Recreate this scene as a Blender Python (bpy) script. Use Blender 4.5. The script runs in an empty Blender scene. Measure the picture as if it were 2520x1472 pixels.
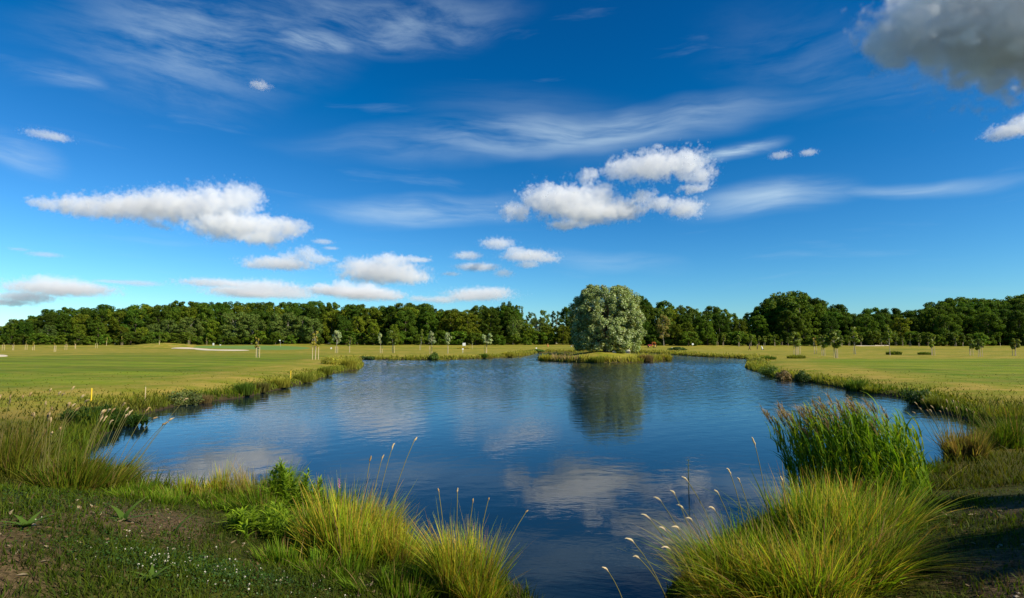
import bpy, bmesh, math, random
import numpy as np
from mathutils import Vector, Matrix

# ------------------------------------------------------------------ camera
S = bpy.context.scene
COL = S.collection
CAM_Z = 3.2                      # metres above the pond's surface
F = 1400.0 / 2520.0              # focal length / image width (20 mm on 36 mm)
HOR = 842.0                      # picture row of the level horizon (of 1472)
PITCH = math.atan((HOR - 736.0) / 1400.0)
cam_d = bpy.data.cameras.new('camera')
cam_d.lens = 20.0
cam_d.sensor_width = 36.0
cam_d.clip_start = 0.05
cam_d.clip_end = 60000.0
cam = bpy.data.objects.new('camera', cam_d)
COL.objects.link(cam)
cam.location = (0, 0, CAM_Z)
cam.rotation_euler = (math.pi / 2 + PITCH, 0, 0)
S.camera = cam


def ray(px, py):
    """direction of a sight line, y forward, z up"""
    dx = (px - 1260.0) / 1400.0
    dz = -(py - 736.0) / 1400.0
    c, s = math.cos(PITCH), math.sin(PITCH)
    return Vector((dx, c - s * dz, s + c * dz))


def at(px, py, y):
    """point at forward distance y"""
    r = ray(px, py)
    return Vector((0, 0, CAM_Z)) + r * (y / r.y)


def on(px, py, z=0.0):
    """point where a sight line meets height z"""
    r = ray(px, py)
    t = (z - CAM_Z) / r.z
    return Vector((r.x * t, r.y * t, z))


# ------------------------------------------------------------------ light
SUN_EL = math.radians(36)
SUN_AZ = math.radians(118)       # to the right of the view and a little behind
sun_dir = Vector((math.sin(SUN_AZ) * math.cos(SUN_EL), math.cos(SUN_AZ) * math.cos(SUN_EL), math.sin(SUN_EL)))
sl = bpy.data.lights.new('sun', 'SUN')
sl.energy = 5.0
sl.angle = math.radians(0.53)
sl.color = (1.0, 0.91, 0.74)
sun = bpy.data.objects.new('sun', sl)
COL.objects.link(sun)
sun.rotation_euler = sun_dir.to_track_quat('Z', 'Y').to_euler()

S.view_settings.view_transform = 'Standard'
S.view_settings.look = 'None'
S.view_settings.exposure = 0.55
S.view_settings.gamma = 1.0
S.cycles.use_denoising = True
S.cycles.max_bounces = 10
S.cycles.diffuse_bounces = 3
S.cycles.glossy_bounces = 3
S.cycles.transmission_bounces = 3
S.cycles.transparent_max_bounces = 8
S.cycles.volume_bounces = 8
S.cycles.sample_clamp_indirect = 6.0


class NT:
    """small helper to write node trees as expressions"""

    def __init__(self, tree):
        self.t = tree

    def new(self, typ, **kw):
        n = self.t.nodes.new(typ)
        for k, v in kw.items():
            setattr(n, k, v)
        return n

    def put(self, sock, v):
        if isinstance(v, bpy.types.NodeSocket):
            self.t.links.new(v, sock)
        elif v is not None:
            sock.default_value = v

    def m(self, op, a, b=None, c=None, clamp=False):
        n = self.new('ShaderNodeMath', operation=op, use_clamp=clamp)
        for i, v in enumerate((a, b, c)):
            if v is not None:
                self.put(n.inputs[i], v)
        return n.outputs[0]

    def vm(self, op, a, b=None, out=0):
        n = self.new('ShaderNodeVectorMath', operation=op)
        self.put(n.inputs[0], a)
        if b is not None:
            self.put(n.inputs[3 if op == 'SCALE' else 1], b)
        return n.outputs['Value' if op in ('LENGTH', 'DOT_PRODUCT', 'DISTANCE') else 'Vector']

    def noise(self, vec, scale, detail=4.0, rough=0.5, dist=0.0, lac=2.0, out='Fac'):
        n = self.new('ShaderNodeTexNoise')
        if vec is not None:
            self.put(n.inputs['Vector'], vec)
        n.inputs['Scale'].default_value = scale
        n.inputs['Detail'].default_value = detail
        n.inputs['Roughness'].default_value = rough
        n.inputs['Lacunarity'].default_value = lac
        n.inputs['Distortion'].default_value = dist
        return n.outputs[out]

    def rng(self, v, a, b, c=0.0, d=1.0, smooth=True):
        n = self.new('ShaderNodeMapRange', interpolation_type='SMOOTHSTEP' if smooth else 'LINEAR')
        n.clamp = True
        self.put(n.inputs[0], v)
        for i, x in enumerate((a, b, c, d)):
            self.put(n.inputs[i + 1], x)
        return n.outputs[0]

    def mix(self, f, a, b, blend='MIX'):
        n = self.new('ShaderNodeMix', data_type='RGBA', blend_type=blend)
        self.put(n.inputs[0], f)
        for i, v in ((6, a), (7, b)):
            if isinstance(v, tuple) and len(v) == 3:
                v = v + (1.0,)
            self.put(n.inputs[i], v)
        return n.outputs[2]

    def xyz(self, x=0.0, y=0.0, z=0.0):
        n = self.new('ShaderNodeCombineXYZ')
        for i, v in enumerate((x, y, z)):
            self.put(n.inputs[i], v)
        return n.outputs[0]

    def sep(self, v):
        n = self.new('ShaderNodeSeparateXYZ')
        self.put(n.inputs[0], v)
        return n.outputs


# ------------------------------------------------------------------ sky
W = bpy.data.worlds.new('World')
S.world = W
W.use_nodes = True
wt = W.node_tree
wt.nodes.clear()
n = NT(wt)
sky = n.new('ShaderNodeTexSky', sky_type='NISHITA')
sky.sun_disc = False
sky.sun_elevation = SUN_EL
sky.sun_rotation = SUN_AZ
sky.altitude = 100
sky.air_density = 1.0
sky.dust_density = 0.15
sky.ozone_density = 4.0
# grade the sky towards the deep blue of the photograph, channel by channel: c' = a * c ** g
sr, sg, sb = n.sep(n.vm('SCALE', sky.outputs[0], 0.1))[:3]
red = n.m('MAXIMUM', n.m('SUBTRACT', n.m('MULTIPLY', n.m('POWER', sr, 1.6), 12.6), 0.38), 0.01)
sk = n.xyz(red, n.m('MULTIPLY', n.m('POWER', sg, 1.46), 16.2), n.m('MULTIPLY', n.m('POWER', sb, 1.30), 17.6))
# thin high cirrus, streaked, laid out over the whole vault by azimuth and elevation (degrees)
tc = n.new('ShaderNodeTexCoord')
sx, sy, sz = n.sep(tc.outputs['Generated'])[:3]
az = n.m('MULTIPLY', n.m('ARCTAN2', sx, sy), 57.29578)
el = n.m('MULTIPLY', n.m('ARCSINE', sz), 57.29578)


def azel(px, py):
    r = ray(px, py).normalized()
    return math.degrees(math.atan2(r.x, r.y)), math.degrees(math.asin(r.z))


uv = n.xyz(az, el, 0.0)
warp = n.noise(n.vm('MULTIPLY', uv, (0.05, 0.11, 0.0)), 1.0, 3.0, 0.5, out='Color')
uvw = n.vm('ADD', uv, n.vm('MULTIPLY', n.vm('SUBTRACT', warp, (0.5, 0.5, 0.5)), (9.0, 5.0, 0.0)))


def band(px0, py0, px1, py1, wid, amp):
    """where one cirrus streak lies, between two sight lines; wid = half width in degrees"""
    a0, e0 = azel(px0, py0)
    a1, e1 = azel(px1, py1)
    th = math.atan2(e1 - e0, a1 - a0)
    d = n.vm('SUBTRACT', uvw, ((a0 + a1) / 2, (e0 + e1) / 2, 0.0))
    u = n.vm('DOT_PRODUCT', d, tuple(x / (math.hypot(a1 - a0, e1 - e0) / 2) for x in (math.cos(th), math.sin(th), 0.0)))
    v = n.vm('DOT_PRODUCT', d, tuple(x / wid for x in (-math.sin(th), math.cos(th), 0.0)))
    return n.m('MULTIPLY', n.rng(n.vm('LENGTH', n.xyz(u, v, 0.0)), 1.2, 0.0), amp)


def union(lst):
    f = lst[0]
    for b in lst[1:]:
        f = n.m('MAXIMUM', f, b)
    return f


torn = union([band(30, 80, 900, 50, 6.5, 0.40), band(250, 130, 760, 100, 3.6, 0.50), band(640, 95, 890, 85, 1.3, 0.75),
              band(560, 10, 1300, 30, 2.4, 0.45), band(-60, 350, 190, 430, 1.7, 0.45), band(0, 160, 260, 205, 1.1, 0.4),
              band(1690, 395, 1930, 330, 0.9, 0.9), band(420, 700, 760, 690, 1.0, 0.5), band(1700, 90, 2560, 140, 5.0, 0.10)])
veil = union([band(720, 350, 2100, 190, 2.3, 0.62), band(700, 525, 1400, 500, 1.9, 0.62), band(1640, 520, 2130, 455, 2.0, 0.66),
              band(1950, 478, 2640, 425, 0.8, 0.42), band(1300, 640, 1720, 655, 1.1, 0.28), band(1000, 260, 1700, 330, 4.0, 0.12)])
n1 = n.noise(n.vm('MULTIPLY', uvw, (0.10, 0.50, 0.0)), 1.0, 6.0, 0.62)
n2 = n.noise(n.vm('MULTIPLY', uvw, (0.05, 0.42, 0.0)), 1.0, 5.0, 0.6)
# the same kind of streaks everywhere else on the vault, fainter
rest = n.m('MULTIPLY', n.rng(n2, 0.55, 0.85), 0.16)
cir = n.m('MAXIMUM', n.m('MULTIPLY', torn, n.rng(n1, 0.30, 0.76)), n.m('MULTIPLY', veil, n.rng(n2, 0.22, 0.70)))
cir = n.m('MAXIMUM', cir, rest)
cir = n.m('MULTIPLY', cir, n.rng(el, 0.5, 6.0))
sk = n.mix(cir, sk, (7.2, 9.2, 10.6))
bg = n.new('ShaderNodeBackground')
wt.links.new(sk, bg.inputs[0])
bg.inputs[1].default_value = 0.06
wo = n.new('ShaderNodeOutputWorld')
wt.links.new(bg.outputs[0], wo.inputs[0])
W.cycles.sampling_method = 'MANUAL'
W.cycles.sample_map_resolution = 512
# ------------------------------------------------------------------ helpers
rng = np.random.default_rng(7)


def tag(o, label=None, cat=None, group=None, kind=None):
    if label:
        o['label'] = label
    if cat:
        o['category'] = cat
    if group:
        o['group'] = group
    if kind:
        o['kind'] = kind
    return o


def empty(name, loc, rz=0.0, **kw):
    o = bpy.data.objects.new(name, None)
    o.empty_display_size = 0.1
    COL.objects.link(o)
    o.location = loc
    o.rotation_euler = (0, 0, rz)
    return tag(o, **kw)


def np_mesh(name, verts, quads, mat=None, col=None, smooth=False):
    """mesh data from numpy arrays: verts (N,3), quads (M,4) or (M,3), col (N,3)"""
    me = bpy.data.meshes.new(name)
    k = quads.shape[1]
    me.vertices.add(len(verts))
    me.vertices.foreach_set('co', np.ascontiguousarray(verts, dtype=np.float32).ravel())
    me.loops.add(quads.size)
    me.loops.foreach_set('vertex_index', np.ascontiguousarray(quads, dtype=np.int32).ravel())
    me.polygons.add(len(quads))
    me.polygons.foreach_set('loop_start', np.arange(0, quads.size, k, dtype=np.int32))
    if smooth:
        me.polygons.foreach_set('use_smooth', np.ones(len(quads), dtype=bool))
    me.update(calc_edges=True)
    if col is not None:
        a = me.color_attributes.new('tint', 'FLOAT_COLOR', 'POINT')
        c4 = np.ones((len(verts), 4), dtype=np.float32)
        c4[:, :3] = col
        a.data.foreach_set('color', c4.ravel())
    if mat:
        me.materials.append(mat)
    return me


def link(name, me, parent=None, loc=None, **kw):
    o = bpy.data.objects.new(name, me)
    COL.objects.link(o)
    if parent:
        o.parent = parent
    if loc is not None:
        o.location = loc
    return tag(o, **kw)


class MB:
    """collects tubes, boxes and lathes into one mesh"""

    def __init__(self):
        self.v, self.f = [], []

    def tube(self, pts, rad, sides=6, cap=True):
        pts = [Vector(p) for p in pts]
        b = len(self.v)
        for i, p in enumerate(pts):
            d = (pts[min(i + 1, len(pts) - 1)] - pts[max(i - 1, 0)]).normalized()
            a = d.orthogonal().normalized() if abs(d.z) > 0.99 else d.cross(Vector((0, 0, 1))).normalized()
            c = d.cross(a)
            for j in range(sides):
                t = 2 * math.pi * j / sides
                self.v.append(p + (a * math.cos(t) + c * math.sin(t)) * rad[i])
        for i in range(len(pts) - 1):
            for j in range(sides):
                k = (j + 1) % sides
                self.f.append((b + i * sides + j, b + i * sides + k, b + (i + 1) * sides + k, b + (i + 1) * sides + j))
        if cap:
            self.f.append(tuple(b + j for j in range(sides))[::-1])
            e = b + (len(pts) - 1) * sides
            self.f.append(tuple(e + j for j in range(sides)))
        return self

    def box(self, lo, hi, bev=0.0):
        b = len(self.v)
        if bev <= 0:
            for z in (lo[2], hi[2]):
                for x, y in ((lo[0], lo[1]), (hi[0], lo[1]), (hi[0], hi[1]), (lo[0], hi[1])):
                    self.v.append(Vector((x, y, z)))
            for q in ((3, 2, 1, 0), (4, 5, 6, 7), (0, 1, 5, 4), (1, 2, 6, 5), (2, 3, 7, 6), (3, 0, 4, 7)):
                self.f.append(tuple(b + i for i in q))
        else:
            bm = bmesh.new()
            bmesh.ops.create_cube(bm, size=1.0)
            for v in bm.verts:
                v.co = Vector([(lo[i] + hi[i]) / 2 + v.co[i] * (hi[i] - lo[i]) for i in range(3)])
            bmesh.ops.bevel(bm, geom=bm.edges[:], offset=bev, segments=2, affect='EDGES')
            self.add_bm(bm)
        return self

    def add_bm(self, bm):
        b = len(self.v)
        bm.verts.index_update()
        for v in bm.verts:
            self.v.append(v.co.copy())
        for f in bm.faces:
            self.f.append(tuple(b + v.index for v in f.verts))
        bm.free()

    def ball(self, c, r, sub=2, scale=(1, 1, 1), noise=0.0, seed=0):
        bm = bmesh.new()
        bmesh.ops.create_icosphere(bm, subdivisions=sub, radius=1.0)
        rr = random.Random(seed)
        for v in bm.verts:
            k = 1 + rr.uniform(-noise, noise)
            v.co = Vector(c) + Vector([v.co[i] * r * scale[i] * k for i in range(3)])
        self.add_bm(bm)
        return self

    def build(self, name, mat, parent=None, smooth=False, loc=None, **kw):
        me = bpy.data.meshes.new(name)
        me.from_pydata([tuple(v) for v in self.v], [], self.f)
        if smooth:
            me.polygons.foreach_set('use_smooth', np.ones(len(me.polygons), dtype=bool))
        if mat:
            me.materials.append(mat)
        return link(name, me, parent, loc, **kw)


def mat_plain(name, col, rough=0.6, var=0.12, scale=8.0, metal=0.0, bump=0.0):
    m = bpy.data.materials.new(name)
    m.use_nodes = True
    t = m.node_tree
    q = NT(t)
    p = t.nodes['Principled BSDF']
    tcx = q.new('ShaderNodeTexCoord').outputs['Object']
    nz = q.noise(tcx, scale, 5.0, 0.6)
    c = q.mix(nz, tuple(x * (1 - var * 2) for x in col), tuple(min(1, x * (1 + var)) for x in col))
    t.links.new(c, p.inputs['Base Color'])
    p.inputs['Roughness'].default_value = rough
    p.inputs['Metallic'].default_value = metal
    if bump:
        b = q.new('ShaderNodeBump')
        b.inputs['Strength'].default_value = bump
        t.links.new(nz, b.inputs['Height'])
        t.links.new(b.outputs[0], p.inputs['Normal'])
    return m


def mat_leaf(name, translucent=0.35, rough=0.55, spec=0.25, rand=0.0, mul=(1, 1, 1)):
    """leaf or blade: colour from the mesh's own tint, some light passing through"""
    m = bpy.data.materials.new(name)
    m.use_nodes = True
    t = m.node_tree
    q = NT(t)
    p = t.nodes['Principled BSDF']
    c = q.new('ShaderNodeVertexColor', layer_name='tint').outputs['Color']
    c = q.mix(1.0, c, mul, 'MULTIPLY')
    if rand:
        oi = q.new('ShaderNodeObjectInfo').outputs['Random']
        hv = q.new('ShaderNodeHueSaturation')
        q.put(hv.inputs['Hue'], q.rng(oi, 0, 1, 0.5 - 0.014 * rand, 0.5 + 0.014 * rand, False))
        q.put(hv.inputs['Value'], q.rng(q.m('FRACT', q.m('MULTIPLY', oi, 7.31)), 0, 1, 1 - 0.35 * rand, 1 + 0.35 * rand, False))
        q.put(hv.inputs['Color'], c)
        c = hv.outputs[0]
    t.links.new(c, p.inputs['Base Color'])
    p.inputs['Roughness'].default_value = rough
    p.inputs['Specular IOR Level'].default_value = spec
    tr = q.new('ShaderNodeBsdfTranslucent')
    t.links.new(q.mix(1.0, c, (1.25, 1.2, 0.6), 'MULTIPLY'), tr.inputs['Color'])
    mx = q.new('ShaderNodeMixShader')
    mx.inputs[0].default_value = translucent
    t.links.new(p.outputs[0], mx.inputs[1])
    t.links.new(tr.outputs[0], mx.inputs[2])
    t.links.new(mx.outputs[0], t.nodes['Material Output'].inputs['Surface'])
    return m


# ------------------------------------------------------------------ pond outline
def smooth_loop(pts, per=6):
    out = []
    N = len(pts)
    for i in range(N):
        p0, p1, p2, p3 = (np.array(pts[(i + j - 1) % N]) for j in range(4))
        for k in range(per):
            t = k / per
            out.append(0.5 * ((2 * p1) + (-p0 + p2) * t + (2 * p0 - 5 * p1 + 4 * p2 - p3) * t * t + (-p0 + 3 * p1 - 3 * p2 + p3) * t ** 3))
    return np.array(out)


def px_pts(lst):
    return [tuple(on(a, b, 0.0)[:2]) for a, b in lst]


pond_l = px_pts([(1310, 1472), (1120, 1392), (930, 1302), (760, 1246), (590, 1222), (440, 1213), (300, 1203), (215, 1150), (250, 1085),
                 (330, 1030), (425, 1001), (535, 986), (620, 974), (700, 955), (777, 936), (830, 917), (884, 909), (893, 899), (886, 889),
                 (905, 885), (1060, 886), (1200, 882), (1296, 876)])
pond_back = px_pts([(1316, 870), (1345, 867), (1450, 866), (1580, 868)])
pond_r = px_pts([(1652, 873), (1726, 878), (1800, 881), (1840, 884), (1846, 893), (1834, 904), (1868, 917), (1911, 931), (1999, 942), (2128, 967),
                 (2200, 976), (2255, 995), (2330, 1018), (2420, 1050), (2436, 1074), (2400, 1108), (2337, 1130), (2283, 1153), (2225, 1185),
                 (2090, 1222), (1900, 1268), (1760, 1340), (1680, 1410), (1630, 1472)])
POND = smooth_loop(pond_l + pond_back + pond_r + [(1.62, 5.9), (1.15, 5.2), (0.6, 5.9)], 5)
ISLE = smooth_loop(px_pts([(1321, 886), (1350, 889), (1420, 892), (1500, 893), (1570, 892), (1630, 889), (1654, 886)]) +
                   [(27.0, 104.0), (24.0, 113.0), (16.0, 117.0), (8.5, 113.0), (5.0, 103.0)], 5)


def sdf(poly, x, y):
    """signed distance to a closed outline, negative inside"""
    A = poly
    B = np.roll(poly, -1, axis=0)
    out = np.empty(len(x))
    for s in range(0, len(x), 20000):
        px_, py_ = x[s:s + 20000, None], y[s:s + 20000, None]
        ex, ey = (B - A)[:, 0], (B - A)[:, 1]
        wx, wy = px_ - A[:, 0], py_ - A[:, 1]
        t = np.clip((wx * ex + wy * ey) / (ex * ex + ey * ey + 1e-12), 0, 1)
        d2 = ((wx - t * ex) ** 2 + (wy - t * ey) ** 2).min(axis=1)
        c1 = A[:, 1] <= py_
        c2 = B[:, 1] <= py_
        cr = ex * wy - ey * wx
        ins = (np.where((c1 & ~c2 & (cr > 0)) | (~c1 & c2 & (cr < 0)), 1, 0).sum(axis=1) % 2) == 1
        out[s:s + 20000] = np.sqrt(d2) * np.where(ins, -1, 1)
    return out


def sstep(a, b, x):
    t = np.clip((x - a) / (b - a), 0, 1)
    return t * t * (3 - 2 * t)


def wob(x, y, k, seed):
    """cheap smooth noise from a few sines"""
    r = np.random.default_rng(seed)
    v = 0
    for i in range(6):
        a, ph, f = r.uniform(0, 6.28), r.uniform(0, 6.28), k * r.uniform(0.5, 1.7)
        v = v + np.sin((x * np.cos(a) + y * np.sin(a)) * f + ph + 1.3 * np.sin((x * np.sin(a) - y * np.cos(a)) * f * 0.7))
    return v / 6.0


def shore(x, y):
    """metres from the waterline, positive on land; also which land is the island"""
    sp = sdf(POND, x, y)
    si = sdf(ISLE, x, y)
    return np.where(sp > 0, sp, np.maximum(sp, -si) * np.where(si < 0, 1, 1)), si


def height(x, y, full=False):
    x = np.atleast_1d(np.asarray(x, float))
    y = np.atleast_1d(np.asarray(y, float))
    sp = sdf(POND, x, y)
    si = sdf(ISLE, x, y)
    s = np.where(si < 0, -si, np.where(sp > 0, sp, np.maximum(sp, -si)))
    s = s + 0.12 * wob(x, y, 1.1, 3) * np.clip(np.hypot(x, y) / 20, 0.2, 1.4)
    r = np.hypot(x, y)
    near = 1 - sstep(8, 24, r)
    hb = 0.62 + 0.98 * near
    hb = np.where(si < 0, 1.55, hb)
    L = np.where(si < 0, 10.0, 5.0 + 1.5 * near)
    lip = 0.26 - 0.10 * near
    z = lip * sstep(0, 0.4, s) + (hb - lip) * sstep(0.0, 1.0, np.clip(s / L, 0, 1)) 
    z = np.where(s < 0, -0.9 * (1 - np.exp(np.minimum(s, 0) / 1.2)), z)
    land = sstep(0.3, 6, s)
    z = z + land * (1.7 * sstep(185, 290, y) + 0.05 * wob(x, y, 0.25, 1) + 0.03 * wob(x, y, 1.3, 2) * near + 0.12 * wob(x, y, 0.06, 5) * sstep(40, 100, r))
    # the mound beside the bunker, and the low rise behind the green
    z = z + 1.75 * np.exp(-(((x + 136) / 13) ** 2 + ((y - 222) / 9) ** 2)) + 0.7 * np.exp(-(((x + 113) / 12) ** 2 + ((y - 232) / 8) ** 2))
    z = z + 0.55 * np.exp(-(((x + 100) / 18) ** 2 + ((y - 262) / 6) ** 2))
    if full:
        return z, s, si
    return z


def gz(x, y):
    return float(height([x], [y])[0])


def ground_at(px, py, z0=0.6):
    """where a sight line first meets the ground"""
    r = ray(px, py)
    t = np.concatenate([np.geomspace(2.0, 60, 160), np.arange(60.5, 420, 1.0)])
    for _ in range(2):
        x, y, z = r.x * t, r.y * t, CAM_Z + r.z * t
        g = np.maximum(height(x, y), 0.0)
        hit = np.nonzero(z <= g)[0]
        i = int(hit[0]) if len(hit) else len(t) - 1
        t = np.linspace(t[max(i - 1, 0)], t[i], 25)
    x, y = float(r.x * t[12]), float(r.y * t[12])
    return Vector((x, y, max(gz(x, y), -0.02)))


# ------------------------------------------------------------------ terrain
ang = np.concatenate([np.radians(np.linspace(-52, 52, 500)), np.radians(np.linspace(54, 306, 90))])
rad = np.concatenate([np.geomspace(1.2, 22, 130, endpoint=False), np.geomspace(22, 420, 190, endpoint=False), np.geomspace(420, 9000, 26)])
NA, NR = len(ang), len(rad)
RR, AA = np.meshgrid(rad, ang, indexing='ij')
tx, ty = (RR * np.sin(AA)).ravel(), (RR * np.cos(AA)).ravel()
tz, ts, ti = height(tx, ty, True)
tz = tz - 0.0 * tx
tx = np.append(tx, 0.0)
ty = np.append(ty, 0.0)
tz = np.append(tz, gz(0, 0))
ts = np.append(ts, 6.0)
ti = np.append(ti, 50.0)
idx = np.arange(NR * NA).reshape(NR, NA)
nx_ = np.roll(idx, -1, axis=1)
quads = np.stack([idx[:-1], nx_[:-1], nx_[1:], idx[1:]], axis=-1).reshape(-1, 4)
c_ = NR * NA
cap = np.stack([np.full(NA, c_), idx[0], nx_[0], nx_[0]], axis=-1)
r_ = np.hypot(tx, ty)
# zones: R mown fairway, G bare soil, B wet bank
fair_l = sstep(6, 13, ts + 2.0 * wob(tx, ty, 0.2, 41)) * sstep(27, 33, ty) * (1 - sstep(92, 112, ty)) * (tx < 0)
fair_r = sstep(6, 12, ts + 2.0 * wob(tx, ty, 0.2, 41)) * sstep(30, 36, ty) * (1 - sstep(84, 92, ty)) * (tx > 0)
far_g = 0.7 * sstep(96, 104, ty) * (1 - sstep(118, 135, ty)) * (tx < -8) * (wob(tx, ty, 0.05, 8) > -0.1)
fair = np.clip(np.where(ti < 0, 0, fair_l + fair_r + far_g), 0, 1)
soil = (1 - sstep(9, 15, r_)) * np.clip(0.62 + 0.9 * wob(tx, ty, 1.1, 11), 0, 1) * sstep(1.2, 3.5, ts)
bank = 1 - sstep(0.15, 1.0, ts)
zone = np.stack([fair, soil, bank], axis=1)


def mat_ground():
    m = bpy.data.materials.new('meadow_ground')
    m.use_nodes = True
    t = m.node_tree
    q = NT(t)
    p = t.nodes['Principled BSDF']
    zc = q.new('ShaderNodeVertexColor', layer_name='tint').outputs['Color']
    fr, so, bk = q.sep(zc)[:3]
    pos = q.new('ShaderNodeNewGeometry').outputs['Position']
    flat = q.vm('MULTIPLY', pos, (1, 1, 0))
    big = q.noise(q.vm('MULTIPLY', flat, (0.018, 0.075, 0)), 1.0, 5.0, 0.6)
    mid = q.noise(flat, 0.35, 5.0, 0.65)
    fine = q.noise(flat, 7.0, 5.0, 0.7)
    dry = q.mix(q.rng(mid, 0.35, 0.68), (0.17, 0.185, 0.010), (0.34, 0.25, 0.048))
    dry = q.mix(q.rng(big, 0.46, 0.66, 0.0, 0.75), dry, (0.115, 0.15, 0.010))
    grn = q.mix(q.rng(q.noise(q.vm('MULTIPLY', flat, (0.05, 0.28, 0)), 1.0, 4.0, 0.6), 0.35, 0.65), (0.058, 0.142, 0.004), (0.140, 0.214, 0.006))
    bandn = q.noise(q.vm('MULTIPLY', flat, (0.010, 0.10, 0)), 1.0, 3.0, 0.55)
    grn = q.mix(1.0, grn, q.mix(q.rng(bandn, 0.36, 0.62), (0.62, 0.72, 0.6), (1.18, 1.10, 1.15)), 'MULTIPLY')
    px3, py3, _z3 = q.sep(pos)[:3]
    strp = q.m('SINE', q.m('ADD', q.m('ADD', q.m('MULTIPLY', px3, 0.35), q.m('MULTIPLY', py3, 0.75)), q.m('MULTIPLY', big, 3.0)))
    grn = q.mix(1.0, grn, q.mix(q.rng(strp, -0.4, 0.4), (0.80, 0.84, 0.8), (1.16, 1.12, 1.1)), 'MULTIPLY')
    c = q.mix(q.m('MULTIPLY', fr, q.rng(q.m('ADD', mid, q.m('MULTIPLY', big, 0.5)), 0.45, 0.72, 1.0, 0.6)), dry, grn)
    dist = q.vm('LENGTH', flat)
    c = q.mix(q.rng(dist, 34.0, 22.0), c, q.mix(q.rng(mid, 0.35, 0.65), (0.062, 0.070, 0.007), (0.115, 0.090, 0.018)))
    nearf = q.rng(dist, 22.0, 10.0)
    turf = q.mix(q.rng(fine, 0.35, 0.65), (0.022, 0.030, 0.003), (0.055, 0.058, 0.007))
    earth = q.mix(q.rng(q.noise(flat, 22.0, 5.0, 0.7), 0.3, 0.7), (0.040, 0.026, 0.011), (0.155, 0.105, 0.052))
    nc = q.mix(q.rng(q.m('ADD', so, q.m('MULTIPLY', q.m('SUBTRACT', fine, 0.5), 0.9)), 0.42, 0.72), turf, earth)
    c = q.mix(nearf, c, nc)
    c = q.mix(q.rng(dist, 330.0, 420.0), c, (0.045, 0.052, 0.036))
    mud = q.mix(fine, (0.018, 0.014, 0.008), (0.06, 0.045, 0.022))
    c = q.mix(bk, c, mud)
    c = q.mix(1.0, c, q.mix(fine, (0.72, 0.72, 0.72), (1.25, 1.25, 1.25)), 'MULTIPLY')
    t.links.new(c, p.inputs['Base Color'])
    p.inputs['Roughness'].default_value = 0.95
    p.inputs['Specular IOR Level'].default_value = 0.1
    b = q.new('ShaderNodeBump')
    b.inputs['Strength'].default_value = 0.8
    b.inputs['Distance'].default_value = 0.08
    t.links.new(q.m('ADD', q.noise(flat, 3.0, 6.0, 0.7), q.m('MULTIPLY', fine, 0.4)), b.inputs['Height'])
    t.links.new(b.outputs[0], p.inputs['Normal'])
    return m


gv = np.stack([tx, ty, tz], axis=1)
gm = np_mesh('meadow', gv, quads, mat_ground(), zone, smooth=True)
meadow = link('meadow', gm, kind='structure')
# close the hole under the viewpoint with a small disc of its own ring
bmq = bmesh.new()
bmq.from_mesh(gm)
bmq.verts.ensure_lookup_table()
try:
    bmq.faces.new([bmq.verts[i] for i in idx[0]][::-1])
except ValueError:
    pass
bmq.to_mesh(gm)
bmq.free()


def mat_water():
    m = bpy.data.materials.new('pond_water')
    m.use_nodes = True
    t = m.node_tree
    q = NT(t)
    p = t.nodes['Principled BSDF']
    p.inputs['Base Color'].default_value = (0.004, 0.012, 0.020, 1)
    p.inputs['Roughness'].default_value = 0.02
    p.inputs['IOR'].default_value = 1.333
    pos = q.new('ShaderNodeNewGeometry').outputs['Position']
    flat = q.vm('MULTIPLY', pos, (1, 1, 0))
    wv = q.vm('ADD', flat, q.vm('SCALE', q.noise(flat, 0.5, 2.0, 0.5, out='Color'), 0.5))
    r1 = q.noise(q.vm('MULTIPLY', wv, (1.0, 1.9, 0)), 2.1, 3.0, 0.55)
    r2 = q.noise(q.vm('MULTIPLY', wv, (1.0, 1.6, 0)), 7.0, 2.0, 0.5)
    r3 = q.noise(q.vm('MULTIPLY', wv, (1.0, 2.2, 0)), 0.7, 2.0, 0.5)
    gust = q.noise(q.vm('MULTIPLY', flat, (0.03, 0.07, 0)), 1.0, 3.0, 0.5)
    dist = q.vm('LENGTH', flat)
    calm = q.m('MULTIPLY', q.rng(dist, 12.0, 70.0, 0.065, 0.9), q.rng(gust, 0.35, 0.65, 0.65, 1.15))
    h = q.m('ADD', q.m('ADD', q.m('MULTIPLY', r1, 0.55), q.m('MULTIPLY', r2, 0.20)), q.m('MULTIPLY', r3, 0.35))
    b = q.new('ShaderNodeBump')
    b.inputs['Strength'].default_value = 1.0
    b.inputs['Distance'].default_value = 0.055
    t.links.new(q.m('MULTIPLY', h, calm), b.inputs['Height'])
    t.links.new(b.outputs[0], p.inputs['Normal'])
    return m


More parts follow.
